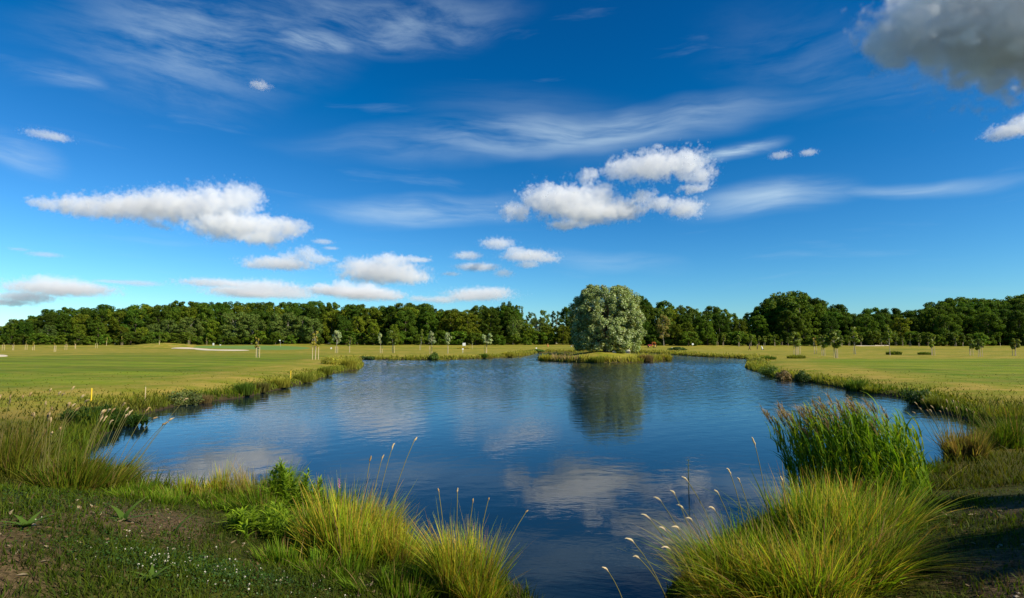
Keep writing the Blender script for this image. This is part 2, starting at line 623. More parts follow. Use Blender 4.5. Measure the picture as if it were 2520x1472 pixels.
# the surface itself carries small wind waves, calm near the sheltered bank and choppier out on the open water
wr = [5.0]
while wr[-1] < 176:
    wr.append(wr[-1] + max(0.06, 0.0025 * wr[-1]))
wr = np.array(wr)
wa = np.radians(np.linspace(-47, 47, 620))
WR, WA = np.meshgrid(wr, wa, indexing='ij')
vx, vy = (WR * np.sin(WA)), (WR * np.cos(WA))
st = 5
cs = sdf(POND, vx[::st, ::st].ravel(), vy[::st, ::st].ravel()).reshape(vx[::st, ::st].shape)
wet = np.repeat(np.repeat(cs < 2.2, st, axis=0), st, axis=1)[:vx.shape[0], :vx.shape[1]]
rw = np.random.default_rng(55)
vz = np.zeros_like(vx)
gust = np.clip(0.75 + 0.6 * wob(vx, vy, 0.09, 61), 0.15, 1.5)
ampl = (0.035 + 0.75 * sstep(19, 56, WR)) * gust
for i in range(26):
    lam = 0.36 * (1.048 ** i)
    th = math.radians(100 + rw.normal(0, 38))
    k_ = 2 * math.pi / lam
    keepw = sstep(0.8, 2.2, lam / np.maximum(0.15, 0.0028 * WR))
    vz += keepw * (0.021 / k_) * np.sin(k_ * (vx * math.cos(th) + vy * math.sin(th)) + rw.uniform(0, 6.28) + 0.8 * wob(vx, vy, 0.4, 70 + i)) * 1.6
vz *= ampl
wi = np.arange(vx.size).reshape(vx.shape)
wq = np.stack([wi[:-1, :-1], wi[:-1, 1:], wi[1:, 1:], wi[1:, :-1]], axis=-1)[wet[:-1, :-1]].reshape(-1, 4)
used = np.unique(wq)
remap = np.zeros(vx.size, dtype=np.int64)
remap[used] = np.arange(len(used))
wv_ = np.stack([vx.ravel(), vy.ravel(), vz.ravel()], 1)[used]
link('pond_water', np_mesh('pond_water', wv_, remap[wq], mat_water(), None, True), kind='structure')
# ------------------------------------------------------------------ clouds
def cloud_material():
    m = bpy.data.materials.new('cloud_vapour')
    m.use_nodes = True
    t = m.node_tree
    t.nodes.clear()
    pv = t.nodes.new('ShaderNodeVolumePrincipled')
    pv.inputs['Color'].default_value = (1, 1, 1, 1)
    pv.inputs['Density'].default_value = 1.0
    pv.inputs['Density Attribute'].default_value = 'density'
    pv.inputs['Anisotropy'].default_value = 0.0
    o = t.nodes.new('ShaderNodeOutputMaterial')
    t.links.new(pv.outputs[0], o.inputs['Volume'])
    return m


M_CLOUD = cloud_material()


def make_cloud(label, puffs, dist, dens=0.0085, wisp=0.95, gain=4.2, res=120, seed=0, deep=0.75, base=True):
    """one cloud at forward distance dist, its puffs given as (column, row, half width, half height)"""
    cx = sum(p[0] * p[2] for p in puffs) / sum(p[2] for p in puffs)
    cy = sum(p[1] * p[2] for p in puffs) / sum(p[2] for p in puffs)
    c = at(cx, cy, dist)
    yaw = -math.atan2(c.x, c.y)
    slant = (c - Vector((0, 0, CAM_Z))).length
    sx_ = dist / 1400.0
    ell = []
    rnd = random.Random(seed)
    R = Matrix.Rotation(-yaw, 3, 'Z')
    for (px, py, rx, ry) in puffs:
        p = R @ (at(px, py, dist) - c)
        stretch = slant / dist
        ell.append((Vector((p.x, p.y + rnd.uniform(-0.25, 0.25) * rx * sx_, p.z)), Vector((rx * sx_, max(rx * deep, ry) * sx_, ry * sx_ * 1.02))))
    dens = dens * 4600.0 / dist
    rmin = sum(e[1].z for e in ell) / len(ell)
    pad = 1.6
    lo = [min(e[0][i] - e[1][i] * pad for e in ell) for i in range(3)]
    hi = [max(e[0][i] + e[1][i] * pad for e in ell) for i in range(3)]
    me = bpy.data.meshes.new('cloud')
    ob = bpy.data.objects.new('cloud', me)
    COL.objects.link(ob)
    ob.location = c
    ob.rotation_euler = (0, 0, yaw)
    ob['label'] = label
    ob['category'] = 'cloud'
    ob['kind'] = 'stuff'
    g = bpy.data.node_groups.new('cloud_body', 'GeometryNodeTree')
    g.interface.new_socket('Geometry', in_out='OUTPUT', socket_type='NodeSocketGeometry')
    q = NT(g)
    pos = q.new('GeometryNodeInputPosition').outputs[0]
    # billow the field with a low frequency warp, then fray it with fine noise
    k1 = 0.8 / rmin
    w = q.noise(q.vm('ADD', pos, (seed * 913.0, 0.0, 0.0)), k1, 2.0, 0.5, out='Color')
    wp = q.vm('ADD', pos, q.vm('SCALE', q.vm('SUBTRACT', w, (0.5, 0.5, 0.5)), rmin * 0.8))
    f = None
    for (cc, rr) in ell:
        d = q.vm('DIVIDE', q.vm('SUBTRACT', wp, tuple(cc)), tuple(rr))
        v = q.m('SUBTRACT', 1.0, q.vm('LENGTH', d))
        f = v if f is None else q.m('SMOOTH_MAX', f, v, 0.18)
    nz = q.noise(q.vm('ADD', pos, (0.0, seed * 517.0, 0.0)), 1.25 / rmin, 8.0, 0.66, 0.1)
    f = q.m('ADD', f, q.m('MULTIPLY', q.m('SUBTRACT', nz, 0.52), wisp * 2.0))
    # cauliflower bumps: folded noise, rounded outwards and creased inwards
    for kk, amp in ((1.0, 0.45), (2.4, 0.42), (5.5, 0.20)):
        b1 = q.noise(q.vm('ADD', pos, (0.0, 0.0, seed * 331.0 + kk * 1000.0)), kk / rmin, 1.0, 0.5)
        b1 = q.m('ABSOLUTE', q.m('SUBTRACT', q.m('MULTIPLY', b1, 2.0), 1.0))
        f = q.m('ADD', f, q.m('MULTIPLY', q.m('SUBTRACT', b1, 0.2), amp * wisp * 2.0))
    # flatter base: vapour condenses at one level, so the underside is trimmed
    den = q.m('MULTIPLY', q.m('MULTIPLY', f, gain, clamp=True), dens)
    vc = q.new('GeometryNodeVolumeCube')
    q.put(vc.inputs['Density'], den)
    vc.inputs['Min'].default_value = lo
    vc.inputs['Max'].default_value = hi
    ext = [hi[i] - lo[i] for i in range(3)]
    vs = max(ext) / (res * 1.25)
    for i, nm in enumerate(('Resolution X', 'Resolution Y', 'Resolution Z')):
        vc.inputs[nm].default_value = max(12, int(ext[i] / vs))
    sm = q.new('GeometryNodeSetMaterial')
    g.links.new(vc.outputs[0], sm.inputs[0])
    sm.inputs['Material'].default_value = M_CLOUD
    go = q.new('NodeGroupOutput')
    g.links.new(sm.outputs[0], go.inputs[0])
    md = ob.modifiers.new('vapour', 'NODES')
    md.node_group = g
    return ob


CLOUDS = [
    ('long white cumulus cloud with a bulging right end above the sand bunker', 5200, 250, {},
     [(120, 505, 45, 14), (210, 508, 80, 26), (320, 508, 100, 32), (430, 510, 110, 40), (540, 505, 90, 50), (600, 488, 52, 40), (560, 555, 100, 36), (650, 560, 85, 36), (715, 562, 48, 20), (640, 590, 62, 16), (390, 556, 35, 9)]),
    ('upper white cumulus of the pair above the willow', 4600, 180, {}, [(1445, 430, 32, 24), (1530, 412, 50, 34), (1600, 415, 90, 36), (1690, 408, 62, 42), (1725, 432, 40, 22), (1710, 462, 50, 11)]),
    ('lower broad white cumulus with grey belly above the willow', 4600, 200, {},
     [(1270, 522, 45, 24), (1340, 488, 65, 40), (1400, 500, 100, 46), (1470, 490, 60, 42), (1530, 515, 70, 28), (1460, 530, 110, 20), (1400, 556, 60, 12), (1470, 546, 32, 11)]),
    ('small puffed white cloud trailing behind the broad cumulus', 4600, 110, {}, [(1585, 488, 36, 24), (1685, 514, 52, 27), (1625, 502, 45, 18)]),
    ('flat-bottomed white cloud peaked at one end above the green', 7000, 140, {}, [(690, 648, 90, 16), (755, 626, 34, 24), (715, 636, 34, 20), (785, 638, 34, 14), (630, 652, 40, 10), (800, 640, 30, 7)]),
    ('oval white cloud above the silvery saplings', 7000, 150, {}, [(940, 668, 110, 30), (895, 655, 60, 24), (1005, 682, 60, 20), (1020, 640, 45, 8), (960, 645, 60, 18)]),
    ('topmost cap of the broken group of small clouds', 6000, 90, {}, [(1225, 600, 46, 15), (1268, 615, 30, 9)]),
    ('small flat cloud left of the broken group', 6000, 70, {}, [(1150, 630, 40, 11)]),
    ('middle cloud of the broken group', 6000, 110, {}, [(1300, 630, 72, 15), (1345, 638, 40, 10), (1300, 652, 34, 9)]),
    ('lowest ragged cloud of the broken group', 6000, 100, {}, [(1175, 657, 60, 10), (1240, 672, 26, 11), (1110, 674, 26, 5)]),
    ('wide low white cloud bank at the left end of the wood', 9000, 160, {}, [(110, 695, 45, 20), (160, 699, 42, 19), (215, 706, 34, 15), (130, 710, 110, 20), (60, 732, 70, 16), (195, 712, 85, 18), (20, 745, 60, 10)]),
    ('pale low cloud bank over the long bunker', 10000, 150, {'dens': 0.008, 'wisp': 1.05}, [(530, 697, 90, 10), (650, 708, 90, 20), (600, 720, 90, 12), (720, 712, 40, 14)]),
    ('bright low cloud bank over the wood behind the green', 10000, 150, {'dens': 0.012}, [(845, 702, 34, 15), (905, 708, 34, 16), (790, 706, 28, 10), (830, 714, 80, 14), (900, 724, 90, 16), (960, 728, 40, 14), (790, 712, 40, 8)]),
    ('faint low cloud left of the willow', 10000, 110, {'dens': 0.009, 'wisp': 1.05}, [(1180, 726, 85, 16), (1220, 716, 45, 10), (1030, 735, 30, 8)]),
    ('ragged white cloud just above the wood behind the golf flag', 9500, 120, {'wisp': 1.05}, [(640, 722, 60, 12), (720, 726, 60, 12), (560, 712, 50, 7)]),
    ('small white cloud peeping over the wood left of the willow', 9500, 90, {'wisp': 1.05}, [(1090, 738, 50, 9), (1140, 732, 40, 10)]),
    ('thin low streak of cloud over the mound', 9000, 90, {'dens': 0.005, 'wisp': 1.05}, [(340, 697, 60, 7), (270, 692, 40, 4)]),
    ('huge grey cloud high above the right bank', 2300, 170, {'dens': 0.012, 'deep': 1.7, 'wisp': 1.25, 'gain': 2.0}, [(2700, -40, 260, 130), (2850, 90, 220, 140), (2560, -60, 200, 90), (2240, 95, 95, 62), (2340, 80, 130, 90), (2450, 100, 150, 95), (2560, 90, 150, 110), (2180, 130, 45, 34), (2350, 10, 150, 60), (2490, 140, 100, 36)]),  # leading puffs lie outside the frame, added to keep the cloud's base shaded
    ('grey cloud at the edge of the wide blue sky', 3800, 100, {}, [(2475, 325, 50, 18), (2520, 305, 50, 26), (2570, 315, 50, 22)]),
    ('thin torn scrap of cloud high above the mound', 3600, 80, {'dens': 0.006, 'wisp': 1.05}, [(115, 330, 50, 10), (145, 338, 26, 10)]),
    ('tiny scrap of cloud under the high cirrus', 3000, 60, {'dens': 0.008, 'wisp': 1.05}, [(640, 212, 28, 11)]),
    ('left one of two tiny clouds in the blue', 4200, 60, {'dens': 0.008, 'wisp': 1.05}, [(1920, 380, 28, 9)]),
    ('right one of two tiny clouds in the blue', 4200, 60, {'dens': 0.01}, [(1990, 374, 22, 9)]),
    ('tiny puff above the upper cumulus', 4400, 50, {'dens': 0.01}, [(1618, 360, 16, 7)]),
    ('tiny flat puff above the peaked cloud', 6500, 60, {'dens': 0.008}, [(795, 595, 28, 7), (815, 610, 22, 4)]),
    ('small grey scrap of cloud low on the left', 7000, 60, {'dens': 0.005, 'wisp': 1.05}, [(110, 626, 40, 6), (45, 614, 26, 4)]),
]
for i, (lab, dist, res, kw, puffs) in enumerate(CLOUDS):
    make_cloud(lab, puffs, dist, res=res, seed=i + 1, **kw)
# ------------------------------------------------------------------ leaves and blades
def leaves(cent, out, size, cols, r, flat=0.35, aspect=1.8):
    """one small pointed leaf card (a folded quad) per centre; out = outward direction used to orient them"""
    N = len(cent)
    nrm = out + r.normal(0, 0.75, (N, 3)) + np.array([0, 0, flat])
    nrm /= np.linalg.norm(nrm, axis=1)[:, None] + 1e-9
    a = np.cross(nrm, r.normal(0, 1, (N, 3)))
    a /= np.linalg.norm(a, axis=1)[:, None] + 1e-9
    b = np.cross(nrm, a)
    s = (size * r.uniform(0.6, 1.4, N))[:, None]
    a = a * s * aspect * 0.5
    b = b * s * 0.5
    fold = nrm * s * 0.15
    v = np.stack([cent - a, cent + b * 0.9 + fold, cent + a, cent - b * 0.9 + fold], axis=1).reshape(-1, 3)
    q = np.arange(4 * N).reshape(N, 4)
    return v, q, np.repeat(cols, 4, axis=0)


def blob_points(r, cen, rad, n_, shell=0.55):
    d = r.normal(0, 1, (n_, 3))
    d /= np.linalg.norm(d, axis=1)[:, None]
    k = shell + (1 - shell) * r.uniform(0, 1, n_) ** 0.6
    k = np.where(r.uniform(0, 1, n_) < 0.2, r.uniform(0.2, 1.0, n_), k)
    return cen + d * rad * k[:, None], d


def tint(r, n_, base, var=0.18, hue=0.12):
    c = np.array(base)[None, :] * (1 + r.normal(0, var, (n_, 1)))
    c = c * (1 + r.normal(0, hue, (n_, 3)) * np.array([1.0, 0.5, 0.6]))
    return np.clip(c, 0.003, 0.9)


def crown_mesh(name, r, mat, base, nblob, nleaf, size, H, rx, z0, top_round=1.0, blob=(0.24, 0.40), squash=0.8, sparse=1.0, aspect=1.6, profile=None, shell=0.6):
    """crown between heights z0*H and H, made of many leaf clumps on an uneven envelope"""
    V, Q, Cc = [], [], []
    off = 0
    cens = []
    ph = r.uniform(0, 6.28, 4)
    for i in range(nblob):
        t = (i + r.uniform(0, 1)) / nblob
        h = z0 + (1 - z0) * (0.06 + 0.86 * t)
        u = (h - z0) / (1 - z0)
        if profile:
            env = profile(u)
        else:
            env = math.sin(math.pi * min(1, 0.18 + 0.78 * u)) ** 0.6 * top_round
        a = r.uniform(0, 6.283)
        lob = 1 + 0.22 * math.sin(2 * a + ph[0] + 3 * u) + 0.14 * math.sin(3 * a + ph[1] + 7 * u)
        d = rx * env * lob * r.uniform(0.45, 0.86) ** 0.7
        br = rx * r.uniform(*blob) * (1 - 0.25 * u)
        cens.append((np.array([math.cos(a) * d, math.sin(a) * d, h * H]), br))
    per = int(nleaf / nblob * sparse)
    for c, br in cens:
        n_ = max(8, int(per * (br / (rx * sum(blob) / 2)) ** 1.6))
        p, d = blob_points(r, c, np.array([br, br, br * squash]), n_, shell)
        lightness = r.normal(1.0, 0.10)
        col = tint(r, n_, np.array(base) * lightness)
        v, q, cc = leaves(p, d, size, col, r, aspect=aspect)
        V.append(v)
        Q.append(q + off)
        Cc.append(cc)
        off += len(v)
    return np_mesh(name, np.vstack(V), np.vstack(Q), mat, np.vstack(Cc)), cens


def trunk_mb(r, cens, H, z0, rad, lean=0.03, nlimb=9, stems=1, fork=0.35):
    mb = MB()
    for s in range(stems):
        dx, dy = r.normal(0, lean, 2) * H
        bx_, by_ = (r.normal(0, rad * 1.6, 2) if stems > 1 else (0.0, 0.0))
        pts = []
        for i in range(7):
            t = i / 6
            pts.append((bx_ + dx * t + 0.25 * rad * math.sin(5 * t + s), by_ + dy * t + 0.25 * rad * math.cos(4 * t + s), -0.3 + t * H * 0.80))
        rr_ = rad * (0.75 if stems > 1 else 1.0)
        mb.tube(pts, [rr_ * 1.35, rr_ * 1.0, rr_ * 0.85, rr_ * 0.68, rr_ * 0.5, rr_ * 0.32, rr_ * 0.12], 7)
        ch = [cens[i] for i in r.permutation(len(cens))[:nlimb]]
        for c, br in ch:
            zb = max(z0 * H * 0.8, c[2] * r.uniform(0.5, 0.75))
            t = min(0.95, (zb + 0.3) / (H * 0.8))
            b0 = Vector((bx_ + dx * t, by_ + dy * t, zb))
            e = Vector(c)
            mid_ = b0.lerp(e, 0.5) + Vector((0, 0, 0.08 * (e - b0).length))
            k = rr_ * 0.42 * (1.1 - t)
            mb.tube([b0, mid_, e], [k + 0.02, k * 0.6 + 0.012, 0.012], 5, cap=False)
    return mb


M_LEAF = mat_leaf('foliage', 0.42, 0.65, 0.12, rand=0.9, mul=(1.05, 1.18, 1.0))
M_WILLOW = mat_leaf('willow_foliage', 0.22, 0.42, 0.45)
M_SAP = mat_leaf('young_foliage', 0.35, 0.5, 0.3, rand=0.4)
M_BARK = mat_plain('bark', (0.13, 0.10, 0.07), 0.9, 0.35, 6.0, bump=0.6)
M_PALEBARK = mat_plain('pale_bark', (0.32, 0.29, 0.23), 0.9, 0.3, 6.0, bump=0.5)
M_STAKE = mat_plain('stake_wood', (0.58, 0.45, 0.26), 0.85, 0.18, 14.0)

# ------------------------------------------------------------------ forest: a few trees, each copied as a tree of its own
KINDS = {}


def forest_kind(key, base, H, rx, z0, n_var=2, nblob=46, nleaf=5200, size=0.62, **kw):
    stems = kw.pop('stems', 1)
    bark = kw.pop('bark', M_BARK)
    trad = kw.pop('trad', 0.30)
    lst = []
    for i in range(n_var):
        r = np.random.default_rng(abs(hash((len(KINDS) * 31 + i * 7 + 5))) % 100000)
        cm, cens = crown_mesh('crown', r, M_LEAF, base, nblob, nleaf, size, H, rx, z0, **kw)
        tm = trunk_mb(r, cens, H, z0, trad, stems=stems)
        me = bpy.data.meshes.new('trunk')
        me.from_pydata([tuple(v) for v in tm.v], [], tm.f)
        me.materials.append(bark)
        lst.append((tm and me, cm))
    KINDS[key] = (H, lst)


forest_kind('oak', (0.064, 0.104, 0.010), 20, 6.4, 0.08, 3, nblob=120, nleaf=15000, size=0.40, blob=(0.16, 0.31))
forest_kind('elm', (0.080, 0.116, 0.010), 21, 5.4, 0.10, 3, nblob=110, nleaf=13000, size=0.40, blob=(0.15, 0.32))
forest_kind('lime', (0.135, 0.155, 0.012), 17, 5.2, 0.06, 3, nblob=100, nleaf=12000, size=0.36, blob=(0.15, 0.32))
forest_kind('sallow', (0.120, 0.150, 0.034), 14, 5.0, 0.10, 3, nblob=100, nleaf=12000, size=0.34, blob=(0.15, 0.30), stems=2, bark=M_PALEBARK, trad=0.2)
forest_kind('ash', (0.110, 0.150, 0.024), 22, 5.0, 0.30, 2, nblob=44, nleaf=3000, size=0.5, bark=M_PALEBARK, blob=(0.18, 0.32))
forest_kind('bush', (0.085, 0.120, 0.010), 6, 3.2, 0.0, 3, nblob=34, nleaf=3000, size=0.42, trad=0.12)
forest_kind('withered', (0.22, 0.17, 0.06), 17, 3.4, 0.22, 1, nblob=34, nleaf=2600, size=0.42, bark=M_PALEBARK, trad=0.2)

FOREST_LABEL = {
    'oak': 'dark green broad-crowned tree {} {}',
    'elm': 'tall mid-green tree {} {}',
    'lime': 'yellow-green rounded tree {} {}',
    'sallow': 'soft grey-green multi-stemmed tree {} {}',
    'ash': 'thin feathery see-through tree {} {}',
    'bush': 'low leafy bush {} {}',
    'withered': 'brownish half-withered tree {} {}',
}


def where_forest(px_):
    for lim, s in ((420, 'beyond the dry sapling field'), (640, 'behind the long sand bunker'), (800, 'behind the flag on the green'),
                   (1150, 'behind the silvery staked saplings'), (1420, 'left of the big willow'), (1600, 'behind the big willow'),
                   (1830, 'behind the orange tractor'), (2080, 'behind the two walkers'), (2250, 'behind the pale sand strip')):
        if px_ < lim:
            return s
    return 'beyond the mown right-hand fairway'


tree_no = [0]


def plant_tree(key, px_, top, y, wid=1.0, row='along the front of the wood'):
    """forest tree whose crown reaches picture row top when standing at forward distance y"""
    H0, lst = KINDS[key]
    x = (px_ - 1260.0) / 1400.0 * y / math.cos(PITCH) * 1.0
    p = at(px_, top, y)
    x = p.x
    g = gz(x, y)
    h = max(2.5, p.z - g)
    i = tree_no[0]
    tree_no[0] += 1
    tm, cm = lst[i % len(lst)]
    w = where_forest(px_)
    root = empty('woodland_bush' if key == 'bush' else 'woodland_tree', (x, y, g), (i * 2.39996) % 6.28,
                 label=FOREST_LABEL[key].format(row, w), cat='bush' if key == 'bush' else 'tree', group='{} trees {} {}'.format(key, row, w) if key != 'bush' else 'bushes ' + w)
    k = h / H0
    root.scale = (k * wid, k * wid, k)
    link('trunk', tm, root)
    link('crown', cm, root)
    return root


def interp(pts, x):
    xs, ys = zip(*pts)
    return float(np.interp(x, xs, ys))


SKYL = [(-900, 770), (-160, 790), (-60, 800), (0, 806), (22, 776), (60, 765), (110, 758), (170, 746), (240, 744), (300, 748), (380, 741), (470, 736), (560, 741), (640, 744), (720, 740),
        (790, 737), (860, 741), (920, 742), (1010, 731), (1070, 744), (1130, 748), (1180, 744), (1240, 739), (1275, 752)]
rf = random.Random(4)
ROWS = ('on the skyline', 'in the middle of the wood', 'just behind the front trees')
# back rows carry the skyline on the left
for row, (y, drop) in enumerate(((305, 0), (292, 7), (280, 15))):
    px_ = -820 + row * 17
    while px_ < 1285:
        if not (-120 < px_ < 30 and row == 0):
            d = drop + rf.uniform(-5, 13)
            key = rf.choice(['oak', 'oak', 'elm', 'elm', 'oak', 'lime']) if row < 2 else rf.choice(['oak', 'elm', 'lime', 'elm', 'oak'])
            plant_tree(key, px_, interp(SKYL, px_) + d, y + rf.uniform(-4, 4), rf.uniform(0.92, 1.15), ROWS[row])
        px_ += rf.uniform(36, 50) if px_ > -120 else rf.uniform(64, 80)
# particular trees of the left wood
for key, px_, top, y, w in (('sallow', 380, 795, 268, 1.1), ('sallow', 415, 785, 270, 1.0), ('sallow', 470, 778, 268, 1.1), ('sallow', 580, 765, 266, 1.2), ('sallow', 622, 770, 266, 1.0),
                            ('sallow', 690, 768, 264, 1.0), ('sallow', 712, 766, 264, 0.9), ('sallow', 770, 782, 262, 1.25), ('sallow', 745, 775, 264, 1.0), ('lime', 300, 800, 262, 1.2),
                            ('lime', 350, 803, 260, 1.1), ('lime', 880, 775, 266, 1.0), ('elm', 1050, 752, 270, 1.1), ('lime', 1110, 757, 266, 1.15), ('lime', 1150, 765, 262, 1.2),
                            ('elm', 1205, 757, 266, 1.1), ('sallow', 120, 798, 264, 1.0), ('lime', 195, 795, 262, 0.9), ('oak', 1000, 760, 264, 1.1), ('oak', 60, 790, 270, 1.1), ('elm', 245, 790, 262, 1.0),
                            ('lime', 970, 795, 250, 0.9), ('lime', 920, 790, 258, 1.0), ('oak', 850, 785, 262, 1.1), ('elm', 1245, 750, 278, 0.9), ('lime', 525, 785, 262, 1.0)):
    plant_tree(key, px_, top, y, w)
# the thin part of the wood beside the willow
for key, px_, top, y, w in (('ash', 1245, 738, 290, 0.9), ('ash', 1275, 748, 300, 0.8), ('ash', 1305, 765, 310, 0.8), ('ash', 1340, 760, 310, 0.8), ('ash', 1368, 762, 315, 0.8), ('elm', 1395, 752, 300, 0.9),
                            ('lime', 1300, 795, 262, 1.1), ('lime', 1345, 800, 262, 1.2), ('sallow', 1270, 785, 264, 1.0), ('lime', 1385, 798, 258, 1.1), ('elm', 1415, 765, 285, 1.0), ('ash', 1262, 775, 258, 0.6),
                            ('elm', 1440, 755, 290, 1.0), ('oak', 1470, 750, 290, 1.0), ('oak', 1515, 740, 290, 1.1), ('oak', 1430, 790, 262, 1.0), ('sallow', 1325, 780, 285, 1.0)):
    plant_tree(key, px_, top, y, w)
SKYR = [(1560, 720), (1590, 732), (1640, 741), (1700, 754), (1760, 753), (1800, 763), (1832, 772), (1860, 748), (1900, 730), (1940, 712), (1990, 716), (2050, 744), (2100, 760), (2150, 744), (2200, 764),
        (2240, 754), (2290, 744), (2330, 734), (2400, 724), (2450, 738), (2490, 722), (2540, 718), (2700, 715), (3400, 730)]
for row, (y, drop) in enumerate(((286, 0), (274, 6), (262, 16))):
    px_ = 1555 + row * 16
    while px_ < 3350:
        d = drop + rf.uniform(-4, 12)
        if px_ > 1860:
            key = rf.choice(['oak', 'oak', 'oak', 'elm'])
        else:
            key = rf.choice(['elm', 'oak', 'elm', 'ash', 'lime'])
        plant_tree(key, px_, interp(SKYR, px_) + d, y + rf.uniform(-4, 4), rf.uniform(0.95, 1.2), ROWS[row])
        px_ += rf.uniform(36, 50) if px_ < 2640 else rf.uniform(64, 80)
for key, px_, top, y, w in (('withered', 1632, 772, 246, 1.0), ('oak', 1568, 722, 270, 0.8), ('ash', 1930, 712, 262, 1.1), ('ash', 1965, 720, 258, 1.1), ('elm', 1935, 760, 250, 1.1), ('elm', 1975, 765, 248, 1.0),
                            ('lime', 2215, 778, 250, 1.1), ('lime', 1690, 790, 250, 1.0), ('elm', 1740, 785, 250, 1.1), ('ash', 1780, 757, 276, 1.0), ('ash', 1710, 756, 276, 1.0), ('oak', 2330, 770, 250, 1.1),
                            ('oak', 2430, 765, 248, 1.1), ('oak', 2130, 775, 250, 1.1), ('oak', 2040, 775, 250, 1.0), ('lime', 1665, 795, 246, 0.8), ('oak', 1590, 790, 250, 1.1), ('oak', 2500, 760, 246, 1.1)):
    plant_tree(key, px_, top, y, w)
# undergrowth closing the gaps between the trunks
px_ = -170
while px_ < 2680:
    plant_tree('bush', px_, rf.uniform(795, 812), rf.uniform(288, 298) if px_ < 1500 else rf.uniform(268, 276), rf.uniform(1.0, 1.4), 'deep in the undergrowth')
    px_ += rf.uniform(26, 36)
# bushes along the foot of the wood
px_ = -40
while px_ < 2560:
    if not 1455 < px_ < 1560:
        plant_tree('bush', px_, rf.uniform(812, 832), rf.uniform(240, 256) if px_ > 1560 else rf.uniform(252, 262), rf.uniform(0.9, 1.5))
    px_ += rf.uniform(24, 42)

# unseen trees added beside the viewer to throw shade on the near turf
for (x, y, h, w, lab) in ((18.5, 0.5, 10.5, 0.98, 'unseen tree added to shade the right-hand turf'), (22.8, 1.6, 11.0, 1.0, 'second unseen tree added to shade the right-hand bank')):
    tm, cm = KINDS['elm'][1][0]
    o = empty('added_shade_tree', (x, y, gz(x, y)), x, label=lab + ', standing behind the viewpoint', cat='tree')
    o.scale = (h / 21 * w * 1.5, h / 21 * w * 1.5, h / 21)
    link('trunk', tm, o)
    link('crown', cm, o)

# ------------------------------------------------------------------ the silver willow on the island
r = np.random.default_rng(21)
wx, wy = at(1490, 800, 103).x, 103.0
wz = gz(wx, wy)
WH = at(1488, 698, 103).z - wz


def wil_prof(u):
    return 0.80 + 0.20 * math.sin(math.pi * (u * 0.9 + 0.05)) if u < 0.5 else max(0.12, (1 - ((u - 0.5) / 0.58) ** 2.4)) ** 0.7


willow = empty('silver_willow', (wx, wy, wz), label='big rounded silver-leaved willow standing on the island in the pond', cat='tree')
V, Q, Cc, off, cens = [], [], [], 0, []
NB = 900
for i in range(NB):
    t = (i + r.uniform()) / NB
    u = 0.02 + 0.96 * t
    a = r.uniform(0, 6.283)
    lob = (1 + 0.07 * math.sin(3 * a + 1.0) + 0.07 * math.sin(5 * a + 9 * u) + 0.05 * math.sin(9 * a - 14 * u)) * (r.uniform(1.0, 1.10) if r.uniform() < 0.2 else 1.0)
    d = 7.0 * wil_prof(u) * lob * (r.uniform(0.3, 1.0) ** 0.3) * 0.90
    # two rounded heads with a notch between them
    z = 0.25 + u * (WH - 0.7) - 0.55 * math.exp(-((math.cos(a) * d - 0.4) / 0.9) ** 2) * (u > 0.8)
    br = r.uniform(0.35, 0.75)
    cens.append((np.array([math.cos(a) * d, math.sin(a) * d, z]), br))
for c, br in cens:
    n_ = int(235 * br)
    p, d = blob_points(r, c, np.array([br, br, br * 1.05]), n_, 0.35)
    d = d * 0.6 + np.array([0, 0, 0.8]) + (c / np.array([6.75, 6.75, WH])) * 0.5
    base = np.array((0.25, 0.32, 0.088)) * r.normal(1, 0.10)
    if r.uniform() < 0.10:
        base = np.array((0.22, 0.23, 0.025))
    col = tint(r, n_, base, 0.22, 0.06)
    under = r.uniform(0, 1, n_) < 0.25
    col[under] = np.array((0.44, 0.51, 0.26)) * r.uniform(0.8, 1.15, (under.sum(), 1))
    v, q, cc = leaves(p, d, 0.125, col, r, aspect=2.8)
    V.append(v)
    Q.append(q + off)
    Cc.append(cc)
    off += len(v)
link('crown', np_mesh('crown', np.vstack(V), np.vstack(Q), M_WILLOW, np.vstack(Cc)), willow)
trunk_mb(r, cens, WH, 0.1, 0.42, nlimb=26, stems=3, lean=0.05).build('trunk', M_BARK, willow)

# ------------------------------------------------------------------ staked saplings
M_TIE = mat_plain('stake_rail', (0.36, 0.26, 0.15), 0.9, 0.2, 10.0)
SAP = {}


def sapling_kind(key, base, n_var, nblob, nleaf, size, zc, rx, blob, profile=None, bark=M_PALEBARK):
    lst = []
    for i in range(n_var):
        r = np.random.default_rng(900 + len(SAP) * 10 + i)
        cm, cens = crown_mesh('crown', r, M_SAP, base, nblob, nleaf, size, 1.0 * 4.0, rx, zc, blob=blob, squash=1.0, aspect=1.9, profile=profile, shell=0.3)
        tm = trunk_mb(r, cens, 4.0, zc, 0.035, nlimb=8)
        me = bpy.data.meshes.new('trunk')
        me.from_pydata([tuple(v) for v in tm.v], [], tm.f)
        me.materials.append(bark)
        lst.append((me, cm))
    SAP[key] = lst


